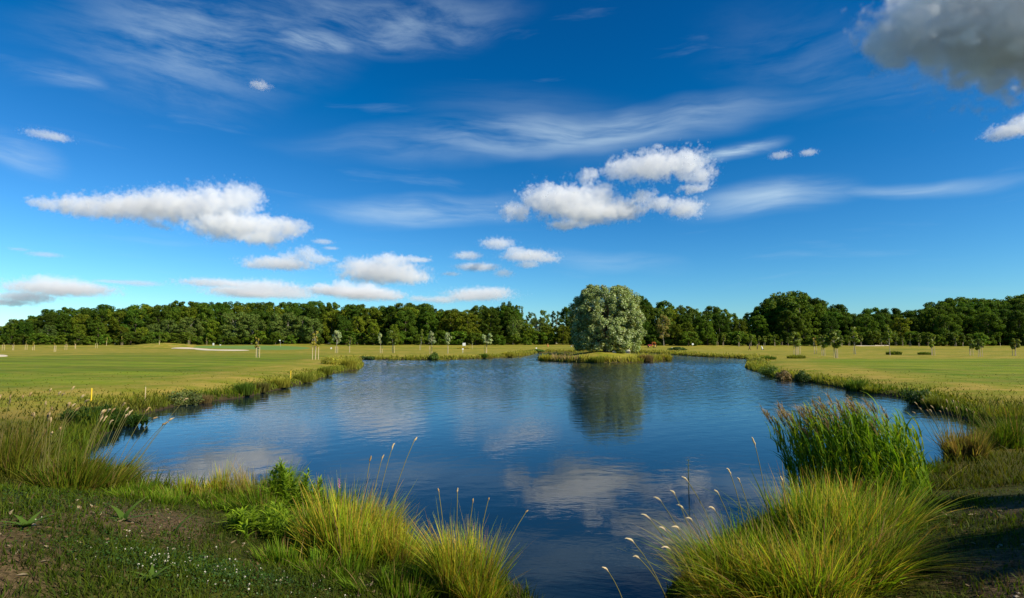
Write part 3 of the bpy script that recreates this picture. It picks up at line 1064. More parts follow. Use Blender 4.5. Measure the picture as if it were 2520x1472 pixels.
sapling_kind('silvery', (0.36, 0.42, 0.20), 3, 13, 1100, 0.17, 0.45, 0.62, (0.30, 0.55), lambda u: 0.9)
sapling_kind('green', (0.17, 0.22, 0.022), 3, 14, 1300, 0.17, 0.40, 0.75, (0.30, 0.5))
sapling_kind('yellowing', (0.38, 0.33, 0.045), 2, 9, 520, 0.16, 0.38, 0.55, (0.25, 0.5), lambda u: 0.8)
sapling_kind('slender', (0.18, 0.24, 0.025), 2, 11, 800, 0.16, 0.42, 0.36, (0.4, 0.7), lambda u: 1 - 0.7 * u)
stake_mb = MB()
stake_mb.tube([(0, 0, -0.3), (0, 0, 1.0)], [0.048, 0.044], 7)
stake_me = bpy.data.meshes.new('stake')
stake_me.from_pydata([tuple(v) for v in stake_mb.v], [], stake_mb.f)
stake_me.materials.append(M_STAKE)
rail_mb = MB().box((-0.32, -0.02, -0.035), (0.32, 0.02, 0.035))
rail_me = bpy.data.meshes.new('rail')
rail_me.from_pydata([tuple(v) for v in rail_mb.v], [], rail_mb.f)
rail_me.materials.append(M_TIE)
sap_no = [0]


def sapling(key, px_, top, base_row, label, nst=3, sh=1.75, group=None, wid=1.0, spread=0.30):
    g = ground_at(px_, base_row, 0.7)
    h = max(1.6, at(px_, top, g.y).z - g.z)
    i = sap_no[0]
    sap_no[0] += 1
    tm, cm = SAP[key][i % len(SAP[key])]
    root = empty('staked_sapling', g, i * 1.7, label=label, cat='sapling', group=group or 'staked young trees on the golf course')
    lx, ly = random.Random(i * 13 + 1).uniform(-0.09, 0.09), random.Random(i * 7 + 3).uniform(-0.09, 0.09)
    for nm, me in (('trunk', tm), ('crown', cm)):
        o = link(nm, me, root)
        o.rotation_euler = (lx, ly, 0)
        o.scale = (h / 4 * wid, h / 4 * wid, h / 4)
    for j in range(nst):
        a = 2 * math.pi * j / max(nst, 1) + 0.4
        o = link('stake', stake_me, root, (spread * math.cos(a), spread * math.sin(a), 0))
        o.scale = (1, 1, sh)
        if nst >= 2 and not (nst == 2 and j == 1):
            b = 2 * math.pi * (j + 1) / nst + 0.4
            ra = link('rail', rail_me, root, (spread * (math.cos(a) + math.cos(b)) / 2, spread * (math.sin(a) + math.sin(b)) / 2, sh - 0.08))
            ra.rotation_euler = (0, 0, math.atan2(math.sin(b) - math.sin(a), math.cos(b) - math.cos(a)))
            ra.scale = (spread * 2 * math.sin(math.pi / nst) / 0.64 * 1.15, 1, 1)
    return root


sapling('yellowing', 776, 814, 885, 'yellowing weeping sapling in four tall stakes beside the pond corner', 4, 1.95, wid=0.9, spread=0.42)
sapling('yellowing', 634, 828, 880, 'thin bare-looking sapling alone in three stakes before the green', 3, 1.8, wid=0.8)
sapling('silvery', 828, 811, 869, 'tall silvery sapling with two bobbled crowns near the pond corner', 2, 1.5)
sapling('green', 859, 826, 868, 'short green sapling beside the tall bobbled silvery one', 1, 1.6, wid=0.8)
sapling('silvery', 938, 818, 869, 'slim silvery sapling with a small round top on the far bank', 2, 1.7, wid=0.6)
sapling('green', 968, 812, 869, 'full round green sapling in two stakes on the far bank', 2, 1.7, wid=1.35)
sapling('slender', 1034, 808, 862, 'narrow upright green sapling on the far bank', 1, 1.7)
sapling('silvery', 1060, 814, 870, 'silvery sapling with a forked crown behind the round green bush', 2, 1.7, wid=0.9)
sapling('silvery', 1102, 816, 870, 'leaning silvery sapling just right of the round green bush', 1, 1.7, wid=0.9)
sapling('silvery', 1196, 819, 869, 'wide pale sapling leaning to the right past the white board', 3, 1.8, wid=1.5)
sapling('green', 1162, 832, 859, 'small young tree in two stakes behind the white board', 2, 1.7, wid=0.5)
for q_, (px_, top, row, key, lab, w) in enumerate((
        (1958, 815, 874, 'green', 'leafy pale green sapling at the near end of the right row', 1.2),
        (1966, 822, 872, 'slender', 'slender sapling close beside the leafy pale one', 0.9),
        (2006, 828, 871, 'yellowing', 'thin yellowing sapling with brown stakes in the right row', 0.9),
        (2026, 822, 876, 'green', 'dull green sapling between the thin one and the wide one', 1.0),
        (2058, 812, 881, 'green', 'wide round-crowned sapling in the tallest stakes of the right row', 1.55),
        (2105, 803, 872, 'slender', 'tall thin sapling with a dark stake', 1.6),
        (2190, 795, 875, 'slender', 'tallest bare sapling rising from a green netted patch', 1.1),
        (2296, 822, 875, 'green', 'drooping sapling standing right of the low dark bush', 1.0),
        (2390, 834, 875, 'green', 'left one of the two leaning dark saplings on the fairway edge', 1.0),
        (2413, 832, 878, 'green', 'right one of the two leaning dark saplings on the fairway edge', 1.1),
        (2497, 832, 876, 'green', 'lone dark sapling farthest along the fairway edge', 1.2))):
    sapling(key, px_, top, row, lab, 3 if q_ not in (6, 5) else 1, 1.75, wid=w)
# the planted rows before the wood: seen only as small crowns and pale stakes
rf2 = random.Random(9)
for px_ in (1766, 1780, 1819, 1848, 1868, 1881, 1907, 1924, 1940, 1990, 2003, 2020, 2042, 2072, 2090, 2120, 2138, 2150, 2168, 2182, 2205, 2222, 2240, 2262, 2286, 2310, 2330, 2352, 2370, 2440, 2462, 2480):
    sapling(rf2.choice(['green', 'slender', 'green']), px_, rf2.uniform(820, 832), rf2.uniform(849.5, 853.5), 'small young tree in the planted rows at the foot of the right-hand wood', 2, 1.6,
            group='young trees planted before the right-hand wood', wid=rf2.uniform(0.7, 1.1))
for px_, row in ((8, 862), (32, 862), (64, 861), (82, 862), (135, 866), (162, 861), (185, 858), (237, 857), (262, 851), (300, 850), (392, 848), (465, 848), (508, 849), (545, 848), (560, 848)):
    sapling(rf2.choice(['yellowing', 'yellowing', 'green']), px_, row - rf2.uniform(18, 26), row, 'bare staked sapling in the dry field left of the grassy mound', 2, 1.7,
            group='bare saplings in the dry field', wid=rf2.uniform(0.4, 0.7))
# ------------------------------------------------------------------ blades
def blade_arrays(base, h, w, az_, lean, c0, c1, r, segs=3, droop=0.0, face=None, power=1.7):
    """tapered bent blades: base (N,3), height, width, lean azimuth, lean = sideways reach / height"""
    N = len(base)
    ld = np.stack([np.cos(az_), np.sin(az_), np.zeros(N)], axis=1)
    fa = az_ + np.pi / 2 + r.normal(0, 0.7, N) if face is None else face
    sd = np.stack([np.cos(fa), np.sin(fa), np.zeros(N)], axis=1)
    V = np.empty((N, (segs + 1) * 2, 3))
    Cc = np.empty((N, (segs + 1) * 2, 3))
    for i in range(segs + 1):
        t = i / segs
        z = h * (t - droop * t ** 3) / (1 + 0.0 * t)
        c = base + ld * (h * lean * t ** power)[:, None] + np.array([0, 0, 1.0])[None, :] * (z * np.cos(np.minimum(lean, 1.2) * 0.55 * t))[:, None]
        ww = w * (1 - t ** 1.8) * 0.5 + w * 0.04
        V[:, 2 * i] = c - sd * ww[:, None]
        V[:, 2 * i + 1] = c + sd * ww[:, None]
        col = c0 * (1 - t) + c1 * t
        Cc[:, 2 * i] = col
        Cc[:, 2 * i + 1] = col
    k = (segs + 1) * 2
    q = np.array([[2 * i, 2 * i + 1, 2 * i + 3, 2 * i + 2] for i in range(segs)])
    Q = (np.arange(N)[:, None, None] * k + q[None]).reshape(-1, 4)
    return V.reshape(-1, 3), Q, Cc.reshape(-1, 3)


def join(parts):
    V, Q, Cc, off = [], [], [], 0
    for v, q, c in parts:
        V.append(v)
        Q.append(q + off)
        Cc.append(c)
        off += len(v)
    return np.vstack(V), np.vstack(Q), np.vstack(Cc)


M_BLADE = mat_leaf('grass_blade', 0.45, 0.62, 0.14)
M_SEED = mat_leaf('seed_head', 0.25, 0.8, 0.1)


def pick(r, n_, palette):
    i = r.integers(0, len(palette), n_)
    c = np.array(palette)[i]
    return np.clip(c * (1 + r.normal(0, 0.16, (n_, 1))), 0.004, 0.95)


GREEN = [(0.065, 0.120, 0.007), (0.090, 0.140, 0.008), (0.048, 0.095, 0.007)]
RUSH0 = [(0.0931, 0.1552, 0.0093), (0.132, 0.1863, 0.0124), (0.0698, 0.1165, 0.0093), (0.2018, 0.1863, 0.0186)]
RUSH1 = [(0.3318, 0.4294, 0.0234), (0.4685, 0.5075, 0.0293), (0.2538, 0.3709, 0.0234), (0.3904, 0.449, 0.0234), (0.7027, 0.527, 0.0586), (0.6442, 0.3514, 0.0586)]
GOLD0 = [(0.20, 0.20, 0.025), (0.26, 0.23, 0.03), (0.15, 0.17, 0.02)]
GOLD1 = [(0.44, 0.38, 0.05), (0.38, 0.36, 0.04), (0.34, 0.34, 0.05), (0.46, 0.34, 0.09)]
REED0 = [(0.065, 0.14, 0.008), (0.09, 0.17, 0.009), (0.05, 0.11, 0.008)]
REED1 = [(0.19, 0.37, 0.014), (0.28, 0.42, 0.018), (0.12, 0.24, 0.012), (0.38, 0.42, 0.025)]
RUSHG = [(0.14, 0.25, 0.012), (0.18, 0.29, 0.014), (0.11, 0.20, 0.010), (0.22, 0.30, 0.014)]
STRAW = [(0.46, 0.34, 0.17), (0.52, 0.40, 0.22), (0.40, 0.27, 0.12)]


def tussock(name, label, cat, pos, n_, hgt, spread, lean, w, c0, c1, seed, foot=0.25, wind=(0.0, 0.0), group='tussocks at the pond edge', squash=(1.0, 1.0), hvar=0.22, part='blades', flop=0.12, segs=4):
    """a clump of blades fanning out from a common foot"""
    r = np.random.default_rng(seed)
    root = empty(name, pos, label=label, cat=cat, group=group)
    n_ = int(n_ * 0.75)
    R0 = spread * foot / 0.25 * 0.45
    K = max(3, int(5 + 9 * spread))
    fa, fq = r.uniform(0, 6.283, K), np.sqrt(r.uniform(0, 1, K))
    fx, fy = np.cos(fa) * fq * R0 * squash[0], np.sin(fa) * fq * R0 * squash[1]
    i = r.integers(0, K, n_)
    a = r.uniform(0, 2 * np.pi, n_)
    rr = np.sqrt(r.uniform(0, 1, n_))
    bx = fx[i] + np.cos(a) * rr * R0 * 0.34
    by = fy[i] + np.sin(a) * rr * R0 * 0.34
    bz = height(pos[0] + bx, pos[1] + by) - pos[2]
    bz = np.maximum(bz, -pos[2] - 0.05)
    fh = r.uniform(0.55, 1.12, K)
    flx, fly = fx / R0 * 0.6 + r.normal(0, 0.30, K), fy / R0 * 0.6 + r.normal(0, 0.30, K)
    lx = (np.cos(a) * rr * 0.5 + flx[i]) * lean + wind[0] + r.normal(0, 0.15, n_)
    ly = (np.sin(a) * rr * 0.5 + fly[i]) * lean + wind[1] + r.normal(0, 0.15, n_)
    ln = np.hypot(lx, ly)
    fl = r.uniform(0, 1, n_) < flop
    ln = np.where(fl, ln + r.uniform(0.2, 0.9, n_), ln)
    h = hgt * np.clip(r.normal(0.80, hvar, n_), 0.2, 1.3) * fh[i] * (1 - 0.2 * fq[i] ** 2) * np.where(fl, 0.75, 1)
    ft = r.uniform(0.75, 1.2, (K, 1))[i]
    cb, ct = pick(r, n_, c0) * ft, pick(r, n_, c1) * ft
    dead = r.uniform(0, 1, n_) < 0.10
    cb[dead], ct[dead] = pick(r, int(dead.sum()), [(0.16, 0.10, 0.03)]), pick(r, int(dead.sum()), [(0.40, 0.28, 0.12), (0.30, 0.17, 0.06)])
    ww = w * 1.35 * r.uniform(0.5, 1.5, n_)
    broad = r.uniform(0, 1, n_) < 0.16
    ww = np.where(broad, ww * 1.9, ww)
    ct = np.where(broad[:, None], ct * np.array([0.75, 1.05, 0.8]), ct)
    h = np.where(broad, h * 0.8, h)
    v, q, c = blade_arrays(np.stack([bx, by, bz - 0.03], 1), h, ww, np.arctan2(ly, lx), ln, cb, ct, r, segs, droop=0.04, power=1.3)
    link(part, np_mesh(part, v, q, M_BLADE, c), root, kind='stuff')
    return root


def seed_stalk(root, base, tip, head, rad, r, nm='seed_stalk', straw=None, bend=0.2):
    """one flowering stem with its own spike, in the clump's coordinates"""
    b, t = Vector(base), Vector(tip)
    side = Vector((t.x - b.x, t.y - b.y, 0))
    mid_ = b.lerp(t, 0.55) - side * bend + Vector((0, 0, 0.05))
    pts, rads = [], []
    for i in range(7):
        k = i / 6
        pts.append(b * (1 - k) ** 2 + mid_ * 2 * k * (1 - k) + t * k * k)
        rads.append(0.0045)
    d = (pts[-1] - pts[-2]).normalized()
    hb = len(pts)
    for i, wd in enumerate((0.4, 1.0, 1.1, 0.9, 0.6, 0.12)):
        k = (i + 0.5) / 6
        pts.append(t + d * head * k + Vector((0, 0, -0.45 * head * k * k)) + Vector(r.normal(0, rad * 0.25, 3)))
        rads.append(rad * wd * r.uniform(0.8, 1.15))
    mb = MB().tube(pts, rads, 5)
    col = np.array(straw or STRAW[int(r.integers(0, 3))]) * r.uniform(0.85, 1.15)
    v = np.array([tuple(p) for p in mb.v])
    cc = np.tile(col, (len(v), 1))
    cc[:hb * 5] = np.array((0.22, 0.20, 0.06))
    qd = np.array([f for f in mb.f if len(f) == 4])
    me = np_mesh(nm, v, qd, M_SEED, cc)
    return link(nm, me, root)


def stalks(root, n_, hgt, spread, lean_vec, head, rad, seed, foot=0.3, bend=0.2):
    r = np.random.default_rng(seed)
    for i in range(n_):
        a, q = r.uniform(0, 6.28), r.uniform(0, 1) ** 0.5
        b = (math.cos(a) * q * foot, math.sin(a) * q * foot, 0.0)
        h = hgt * r.uniform(0.78, 1.12)
        t = (b[0] + math.cos(a) * q * spread + lean_vec[0] * h * r.uniform(0.6, 1.3), b[1] + math.sin(a) * q * spread + lean_vec[1] * h * r.uniform(0.6, 1.3), h)
        seed_stalk(root, b, t, head * r.uniform(0.75, 1.25), rad, r, bend=bend)


def gp(px_, row, z0=0.4):
    return ground_at(px_, row, z0)


# ------------------------------------------------------------------ the near clumps
t1 = tussock('rush_tussock', 'low fan of yellow-green rushes at the tip of the near grassy bank', 'rushes', gp(1148, 1478), 3200, 1.0, 0.55, 0.62, 0.0075, RUSH0, RUSH1, 1, foot=0.3, hvar=0.2)
stalks(t1, 5, 1.1, 0.35, (0.1, 0.1), 0.10, 0.009, 31)
t2 = tussock('rush_tussock', 'tallest yellow-green rushes, behind the low fan on the near bank', 'rushes', gp(880, 1372), 5600, 1.02, 0.85, 0.42, 0.0085, RUSH0, RUSH1, 2, foot=0.36, wind=(0.10, 0.05))
stalks(t2, 4, 1.45, 0.35, (0.05, 0.1), 0.16, 0.012, 32)
t2b = tussock('rush_tussock', 'small spreading rushes between the tallest clump and the low fan', 'rushes', gp(985, 1392), 1300, 0.8, 0.45, 0.55, 0.007, RUSH0, RUSH1, 3, foot=0.3, wind=(0.12, 0.0))
t4 = tussock('rush_tussock', 'tawny rushes left of the leafy herb at the water', 'rushes', gp(625, 1240), 1300, 0.78, 0.5, 0.42, 0.008, RUSH0, [(0.36, 0.26, 0.06), (0.40, 0.24, 0.07), (0.27, 0.25, 0.04)], 4, foot=0.32)
# green grass filling the bank between the clumps
for i_, (px_, row, hh, sp2, lab_) in enumerate(((770, 1330, 0.55, 0.5, 'loose green grass under the tall leafy herb'), (690, 1300, 0.40, 0.5, 'short green grass left of the tall rushes'), (800, 1400, 0.34, 0.5, 'short green grass at the foot of the tallest rushes'),
                                                (960, 1455, 0.36, 0.5, 'green grass between the low fan and the turf'), (590, 1262, 0.30, 0.5, 'short grass at the water beside the tawny rushes'), (380, 1232, 0.26, 0.6, 'short bright grass at the edge of the shallows'),
                                                (1060, 1440, 0.55, 0.4, 'loose grass beside the low fan of rushes'), (2170, 1300, 0.40, 0.6, 'green grass behind the trailing tawny rushes'), (690, 1215, 0.75, 0.4, 'green rushes around the stem of the leafy herb'),
                                                (790, 1260, 0.85, 0.4, 'upright green rushes behind the tallest clump'), (640, 1275, 0.62, 0.45, 'loose green rushes left of the leafy herb'), (560, 1238, 0.34, 0.5, 'fresh green grass at the foot of the upright rushes'),
                                                (470, 1232, 0.30, 0.5, 'fresh green grass below the smallest rushes'), (320, 1218, 0.36, 0.5, 'fresh green grass beside the big plumed clump'), (735, 1390, 0.30, 0.5, 'ankle-high grass below the leafy herb'), (2230, 1180, 0.5, 0.6, 'dull green grass at the landward end of the reeds'))):
    tussock('grass_tuft', lab_, 'grass', gp(px_, row), 1100, hh, sp2, 0.6, 0.008, GREEN, [(0.16, 0.26, 0.010), (0.22, 0.28, 0.012), (0.12, 0.21, 0.009)], 400 + i_, foot=0.5, group='grass tufts on the near bank')
t5 = tussock('rush_tussock', 'narrow upright rushes standing alone in the shallows', 'rushes', gp(535, 1226), 900, 0.72, 0.3, 0.22, 0.008, RUSH0, RUSH1, 5, foot=0.3)
t6 = tussock('rush_tussock', 'smallest upright rushes in the shallows beside the alone-standing ones', 'rushes', gp(462, 1222), 600, 0.52, 0.25, 0.22, 0.008, RUSH0, RUSH1, 6, foot=0.3)
t6b = tussock('rush_tussock', 'short pale sprouts between the two clumps in the shallows', 'rushes', gp(497, 1226), 260, 0.34, 0.22, 0.35, 0.008, RUSH0, GOLD1, 66, foot=0.3)
t7 = tussock('tall_grass_clump', 'big clump of tall plumed grass overhanging the water', 'grass clump', gp(195, 1212), 6500, 0.95, 0.95, 0.42, 0.0125, RUSH0, [(0.13, 0.18, 0.010), (0.19, 0.21, 0.012), (0.26, 0.20, 0.03), (0.10, 0.15, 0.010)], 7, foot=0.42, wind=(0.08, 0.0))
stalks(t7, 28, 1.50, 0.45, (0.30, 0.05), 0.20, 0.017, 37, foot=0.75, bend=0.1)
t7b = tussock('tall_grass_clump', 'brownish tall grass behind the big plumed clump', 'grass clump', gp(40, 1165), 2600, 1.25, 0.95, 0.40, 0.011, RUSH0, [(0.20, 0.15, 0.03), (0.16, 0.16, 0.012), (0.13, 0.15, 0.010)], 8, foot=0.42, wind=(0.12, 0.0))
stalks(t7b, 16, 1.55, 0.45, (0.28, 0.05), 0.20, 0.017, 38, foot=0.7, bend=0.1)
t9 = tussock('rush_tussock', 'sprawling yellow-green rushes on the right bank, fringed with seed stalks', 'rushes', gp(1950, 1420), 6800, 1.02, 1.15, 0.72, 0.009, RUSH0, RUSH1 + RUSHG, 9, foot=0.42, wind=(-0.06, 0.0), flop=0.32)
t9b = tussock('rush_tussock', 'rushes piled up between the sprawling ones and the reeds', 'rushes', gp(2050, 1335), 4600, 1.02, 1.05, 0.62, 0.009, RUSH0, RUSH1 + RUSHG, 10, foot=0.40, flop=0.26)
t9c = tussock('rush_tussock', 'low rushes hanging over the water below the seed stalks', 'rushes', gp(1800, 1480), 2400, 0.75, 0.65, 0.75, 0.0075, RUSH0, RUSH1, 11, foot=0.34, wind=(-0.2, 0.05), flop=0.2)
t9d = tussock('rush_tussock', 'flattened tawny rushes trailing onto the dark turf', 'rushes', gp(2150, 1400), 1500, 0.5, 0.7, 1.1, 0.007, RUSH0, [(0.36, 0.28, 0.05), (0.30, 0.26, 0.03)], 12, foot=0.36, wind=(0.35, -0.1), flop=0.4)
t9e = tussock('rush_tussock', 'rushes at the very corner of the inlet under the sprawling clump', 'rushes', gp(1960, 1500), 2600, 0.75, 0.85, 0.7, 0.0075, RUSH0, RUSH1, 13, foot=0.34, flop=0.2)
for i_, (px_, row, hh, lab_) in enumerate(((1830, 1405, 0.9, 'broad-bladed green grass among the sprawling rushes'), (1960, 1350, 0.95, 'broad-bladed green grass piled before the reeds'), (1860, 1475, 0.7, 'broad-bladed green grass low over the inlet'))):
    tussock('grass_tuft', lab_, 'grass', gp(px_, row), 900, hh, 0.6, 0.6, 0.013, GREEN, [(0.17, 0.28, 0.010), (0.24, 0.31, 0.012), (0.13, 0.23, 0.009)], 450 + i_, foot=0.42, wind=(-0.1, 0.0), group='grass tufts on the right bank', flop=0.25)
# the pale seed stalks leaning out over the water: each one stands clear
rs = np.random.default_rng(77)
b9 = t9.location
for px_, row, fx, fr, ln_ in ((1628, 1228, 1720, 1400, 0.13), (1662, 1212, 1730, 1390, 0.12), (1682, 1245, 1760, 1380, 0.12), (1695, 1180, 1790, 1370, 0.14), (1602, 1272, 1700, 1440, 0.15), (1640, 1300, 1720, 1450, 0.12),
                              (1672, 1296, 1760, 1440, 0.11), (1562, 1330, 1660, 1475, 0.14), (1575, 1368, 1665, 1475, 0.10), (1498, 1400, 1560, 1500, 0.12), (1770, 1212, 1830, 1370, 0.13), (1800, 1165, 1850, 1360, 0.16),
                              (1822, 1180, 1870, 1350, 0.10), (1860, 1095, 1905, 1340, 0.20), (1760, 1250, 1830, 1390, 0.12), (1925, 1180, 1950, 1340, 0.12), (1705, 1275, 1790, 1410, 0.11), (1650, 1345, 1740, 1460, 0.12)):
    y = 6.6 + (1472 - fr) / 130.0
    b = at(fx, fr, y)
    b.z = max(gz(b.x, b.y), -0.05)
    t = at(px_, row + 8, y - 0.2)
    seed_stalk(t9, b - b9, t - b9, ln_ * 1.55, 0.0105, rs, bend=0.25, straw=(0.62, 0.50, 0.30))


def reed_bed(label, pos, n_, hgt, half, seed, wind):
    """reeds: stems with broad blades set along them, plumes on top"""
    r = np.random.default_rng(seed)
    root = empty('reed_bed', pos, label=label, cat='reeds')
    bx = r.uniform(-1, 1, n_) * half[0]
    by = r.uniform(-1, 1, n_) * half[1]
    keep = (bx / half[0]) ** 2 + (by / half[1]) ** 2 < 1.05
    bx, by = bx[keep], by[keep]
    n_ = len(bx)
    bz = np.maximum(height(pos[0] + bx, pos[1] + by), -0.05) - pos[2]
    h = hgt * r.uniform(0.72, 1.06, n_) * (1 - 0.28 * (np.clip(bx / half[0], 0, 1)) ** 2)
    parts = []
    az0 = math.atan2(wind[1], wind[0])
    ln = math.hypot(*wind) * r.uniform(0.5, 1.3, n_)
    aa = az0 + r.normal(0, 0.35, n_)
    base = np.stack([bx, by, bz - 0.05], 1)
    parts.append(blade_arrays(base, h, np.full(n_, 0.008), aa, ln, pick(r, n_, REED0), pick(r, n_, REED1), r, 3))
    for k in (0.08, 0.16, 0.26, 0.38, 0.5, 0.62, 0.74, 0.86):
        t = k + r.uniform(-0.05, 0.05, n_)
        c = base.copy()
        c[:, 0] += np.cos(aa) * h * ln * t ** 1.7
        c[:, 1] += np.sin(aa) * h * ln * t ** 1.7
        c[:, 2] += h * t * np.cos(np.minimum(ln, 1.2) * 0.55 * t)
        la = az0 + r.normal(0, 1.1, n_)
        parts.append(blade_arrays(c, h * r.uniform(0.22, 0.36, n_), r.uniform(0.012, 0.032, n_), la, r.uniform(0.3, 0.95, n_), pick(r, n_, REED0), pick(r, n_, REED1), r, 4, droop=0.25))
    v, q, c = join(parts)
    link('blades', np_mesh('blades', v, q, M_BLADE, c), root, kind='stuff')
    return root, base, h, aa, ln, r


pr = gp(2122, 1232, 0.1)
pr.z = 0.0
root8, rb, rh, ra, rl, rr8 = reed_bed('dense bed of dark green reeds with brown plumes beside the right bank', pr, 640, 1.70, (1.22, 0.8), 15, (-0.28, 0.0))
ii = [i for i in rr8.permutation(len(rb))[:90] if rb[i][0] < 0.9 or rr8.uniform() < 0.3]
for i in ii:
    # plume: a loose tuft of fine blades
    tip = rb[i] + np.array([math.cos(ra[i]) * rh[i] * rl[i], math.sin(ra[i]) * rh[i] * rl[i], rh[i] * math.cos(min(rl[i], 1.2) * 0.55)])
    m_ = 34
    st = tip + np.outer(rr8.uniform(-0.04, 0.16, m_), np.array([math.cos(ra[i]) * 0.5, math.sin(ra[i]) * 0.5, 1.0]))
    v, q, c = blade_arrays(st, rr8.uniform(0.07, 0.17, m_), np.full(m_, 0.011), np.pi + rr8.normal(0, 0.9, m_), rr8.uniform(0.4, 1.4, m_), pick(rr8, m_, [(0.22, 0.15, 0.09), (0.28, 0.2, 0.11)]),
                           pick(rr8, m_, [(0.46, 0.35, 0.20), (0.34, 0.25, 0.14)]), rr8, 2)
    link('plume', np_mesh('plume', v, q, M_SEED, c), root8)
t10 = tussock('tall_grass_clump', 'short dense clump with drooping plumes standing in the right-hand cove', 'grass clump', gp(2362, 1130, 0.1), 2400, 0.98, 0.5, 0.32, 0.011, [(0.20, 0.12, 0.05), (0.10, 0.09, 0.02), (0.14, 0.11, 0.03)], [(0.26, 0.25, 0.03), (0.20, 0.22, 0.025), (0.32, 0.22, 0.07)], 16, foot=0.42)
stalks(t10, 16, 1.3, 0.3, (-0.32, 0.0), 0.16, 0.013, 40, foot=0.35, bend=0.1)
t11 = tussock('tall_grass_clump', 'long arching grass on the bank behind the plumed clump in the cove', 'grass clump', gp(2478, 1100, 0.2), 2200, 1.05, 0.8, 0.45, 0.011, REED0, [(0.09, 0.13, 0.008), (0.12, 0.13, 0.010), (0.07, 0.10, 0.008)], 17, foot=0.4, wind=(-0.15, 0))
t11b = tussock('tall_grass_clump', 'loose yellowish grass at the head of the right-hand cove', 'grass clump', gp(2500, 1030, 0.3), 2600, 0.9, 1.3, 0.5, 0.014, GREEN, [(0.16, 0.18, 0.012), (0.20, 0.18, 0.02)], 18, foot=0.42, wind=(-0.1, 0))

# leafy herbs --------------------------------------------------------------
def herb(label, pos, n_st, hgt, spread, seed, col0=(0.09, 0.17, 0.008), col1=(0.26, 0.37, 0.018), leaf=0.085, name='leafy_herb', flower=None):
    r = np.random.default_rng(seed)
    root = empty(name, pos, label=label, cat='plant', group='leafy plants on the near bank')
    parts = []
    for i in range(n_st):
        a, q = r.uniform(0, 6.28), math.sqrt(r.uniform())
        b = np.array([math.cos(a) * q * spread, math.sin(a) * q * spread, 0.0])
        b[2] = max(gz(pos[0] + b[0], pos[1] + b[1]), 0) - pos[2] - 0.02
        h = hgt * r.uniform(0.6, 1.05) * (1 - 0.35 * q * q)
        lz = r.normal(0, 0.10, 2) + 0.15 * np.array([math.cos(a), math.sin(a)]) * q
        parts.append(blade_arrays(b[None], np.array([h]), np.array([0.012]), np.array([math.atan2(lz[1], lz[0])]), np.array([np.hypot(*lz)]), np.array([col0]), np.array([col1]), r, 4))
        m_ = int(40 * h / 0.8) + 8
        t = r.uniform(0.08, 1.0, m_)
        c = b + np.stack([lz[0] * h * t ** 1.7, lz[1] * h * t ** 1.7, h * t], 1)
        s = leaf * (1.15 - 0.6 * t) * r.uniform(0.7, 1.4, m_)
        parts.append(blade_arrays(c, s * 1.5, s * 0.30, r.uniform(0, 6.28, m_), r.uniform(0.6, 1.5, m_), pick(r, m_, [col0]), pick(r, m_, [col1, tuple(1.25 * x for x in col1)]), r, 3, droop=0.3))
    v, q, c = join(parts)
    link('leaves', np_mesh('leaves', v, q, M_BLADE, c), root, kind='stuff')
    return root


herb('bright green leafy herb rising between the two rush clumps on the near bank', gp(712, 1275), 46, 0.95, 0.38, 51, leaf=0.12)
herb('low spreading green herb at the foot of the tall leafy one', gp(665, 1320), 60, 0.42, 0.55, 52, leaf=0.11)
herb('dark green nettle patch on the bank beyond the plumed grass', gp(262, 1035, 0.4), 90, 0.58, 1.3, 53, col0=(0.03, 0.07, 0.01), col1=(0.055, 0.11, 0.014), leaf=0.17, name='nettle_patch')
lo = empty('loosestrife', gp(838, 1330), label='thin stem with a small pink flower spike among the tallest rushes', cat='flower')
b_ = lo.location
tp = at(834, 1195, b_.y) - b_
MB().tube([(0, 0, 0), tp * 0.5, tp], [0.005, 0.004, 0.003], 5).build('stem', mat_plain('herb_stem', (0.09, 0.12, 0.03), 0.7), lo)
fm = MB()
for i in range(16):
    k = i / 16
    fm.ball(tp + Vector((0.012 * math.cos(i * 2.4), 0.012 * math.sin(i * 2.4), -0.03 + 0.14 * k)), 0.009 * (1.15 - 0.6 * k), 1)
fm.build('flower_spike', mat_plain('pink_petal', (0.50, 0.16, 0.30), 0.6), lo)
# horsetail-like stem standing in the water
hp = on(1695, 1206, 0.0)
hs_ = empty('water_stem', hp, label='thin whorled stem standing alone in open water', cat='plant')
mb = MB().tube([(0, 0, -0.3), (0.0, 0, 0.25), (0.01, 0, 0.66)], [0.011, 0.010, 0.004], 6)
mb.build('stem', mat_plain('reed_stem', (0.10, 0.12, 0.04), 0.7), hs_)
for zz in (0.40, 0.52, 0.62):
    w_ = MB()
    for i in range(7):
        a = i * 0.9
        w_.tube([(0, 0, zz), (0.05 * math.cos(a), 0.05 * math.sin(a), zz + 0.03)], [0.004, 0.001], 4)
    w_.build('whorl', mat_plain('whorl_green', (0.20, 0.22, 0.05), 0.7), hs_)

# dock plants with single broad leaves lying on the turf
def dock(label, pos, lens, seed):
    r = np.random.default_rng(seed)
    root = empty('dock_plant', pos, label=label, cat='plant', group='broad-leaved plants in the near turf')
    for i, (L, a, up) in enumerate(lens):
        v, q, c = blade_arrays(np.zeros((1, 3)), np.array([L * up]), np.array([L * 0.24]), np.array([a]), np.array([1.0 / max(up, 0.2)]), np.array([(0.05, 0.11, 0.015)]), np.array([(0.15, 0.24, 0.03)]), r, 6, face=np.array([a + np.pi / 2]))
        link('leaf', np_mesh('leaf', v, q, M_BLADE, c), root)


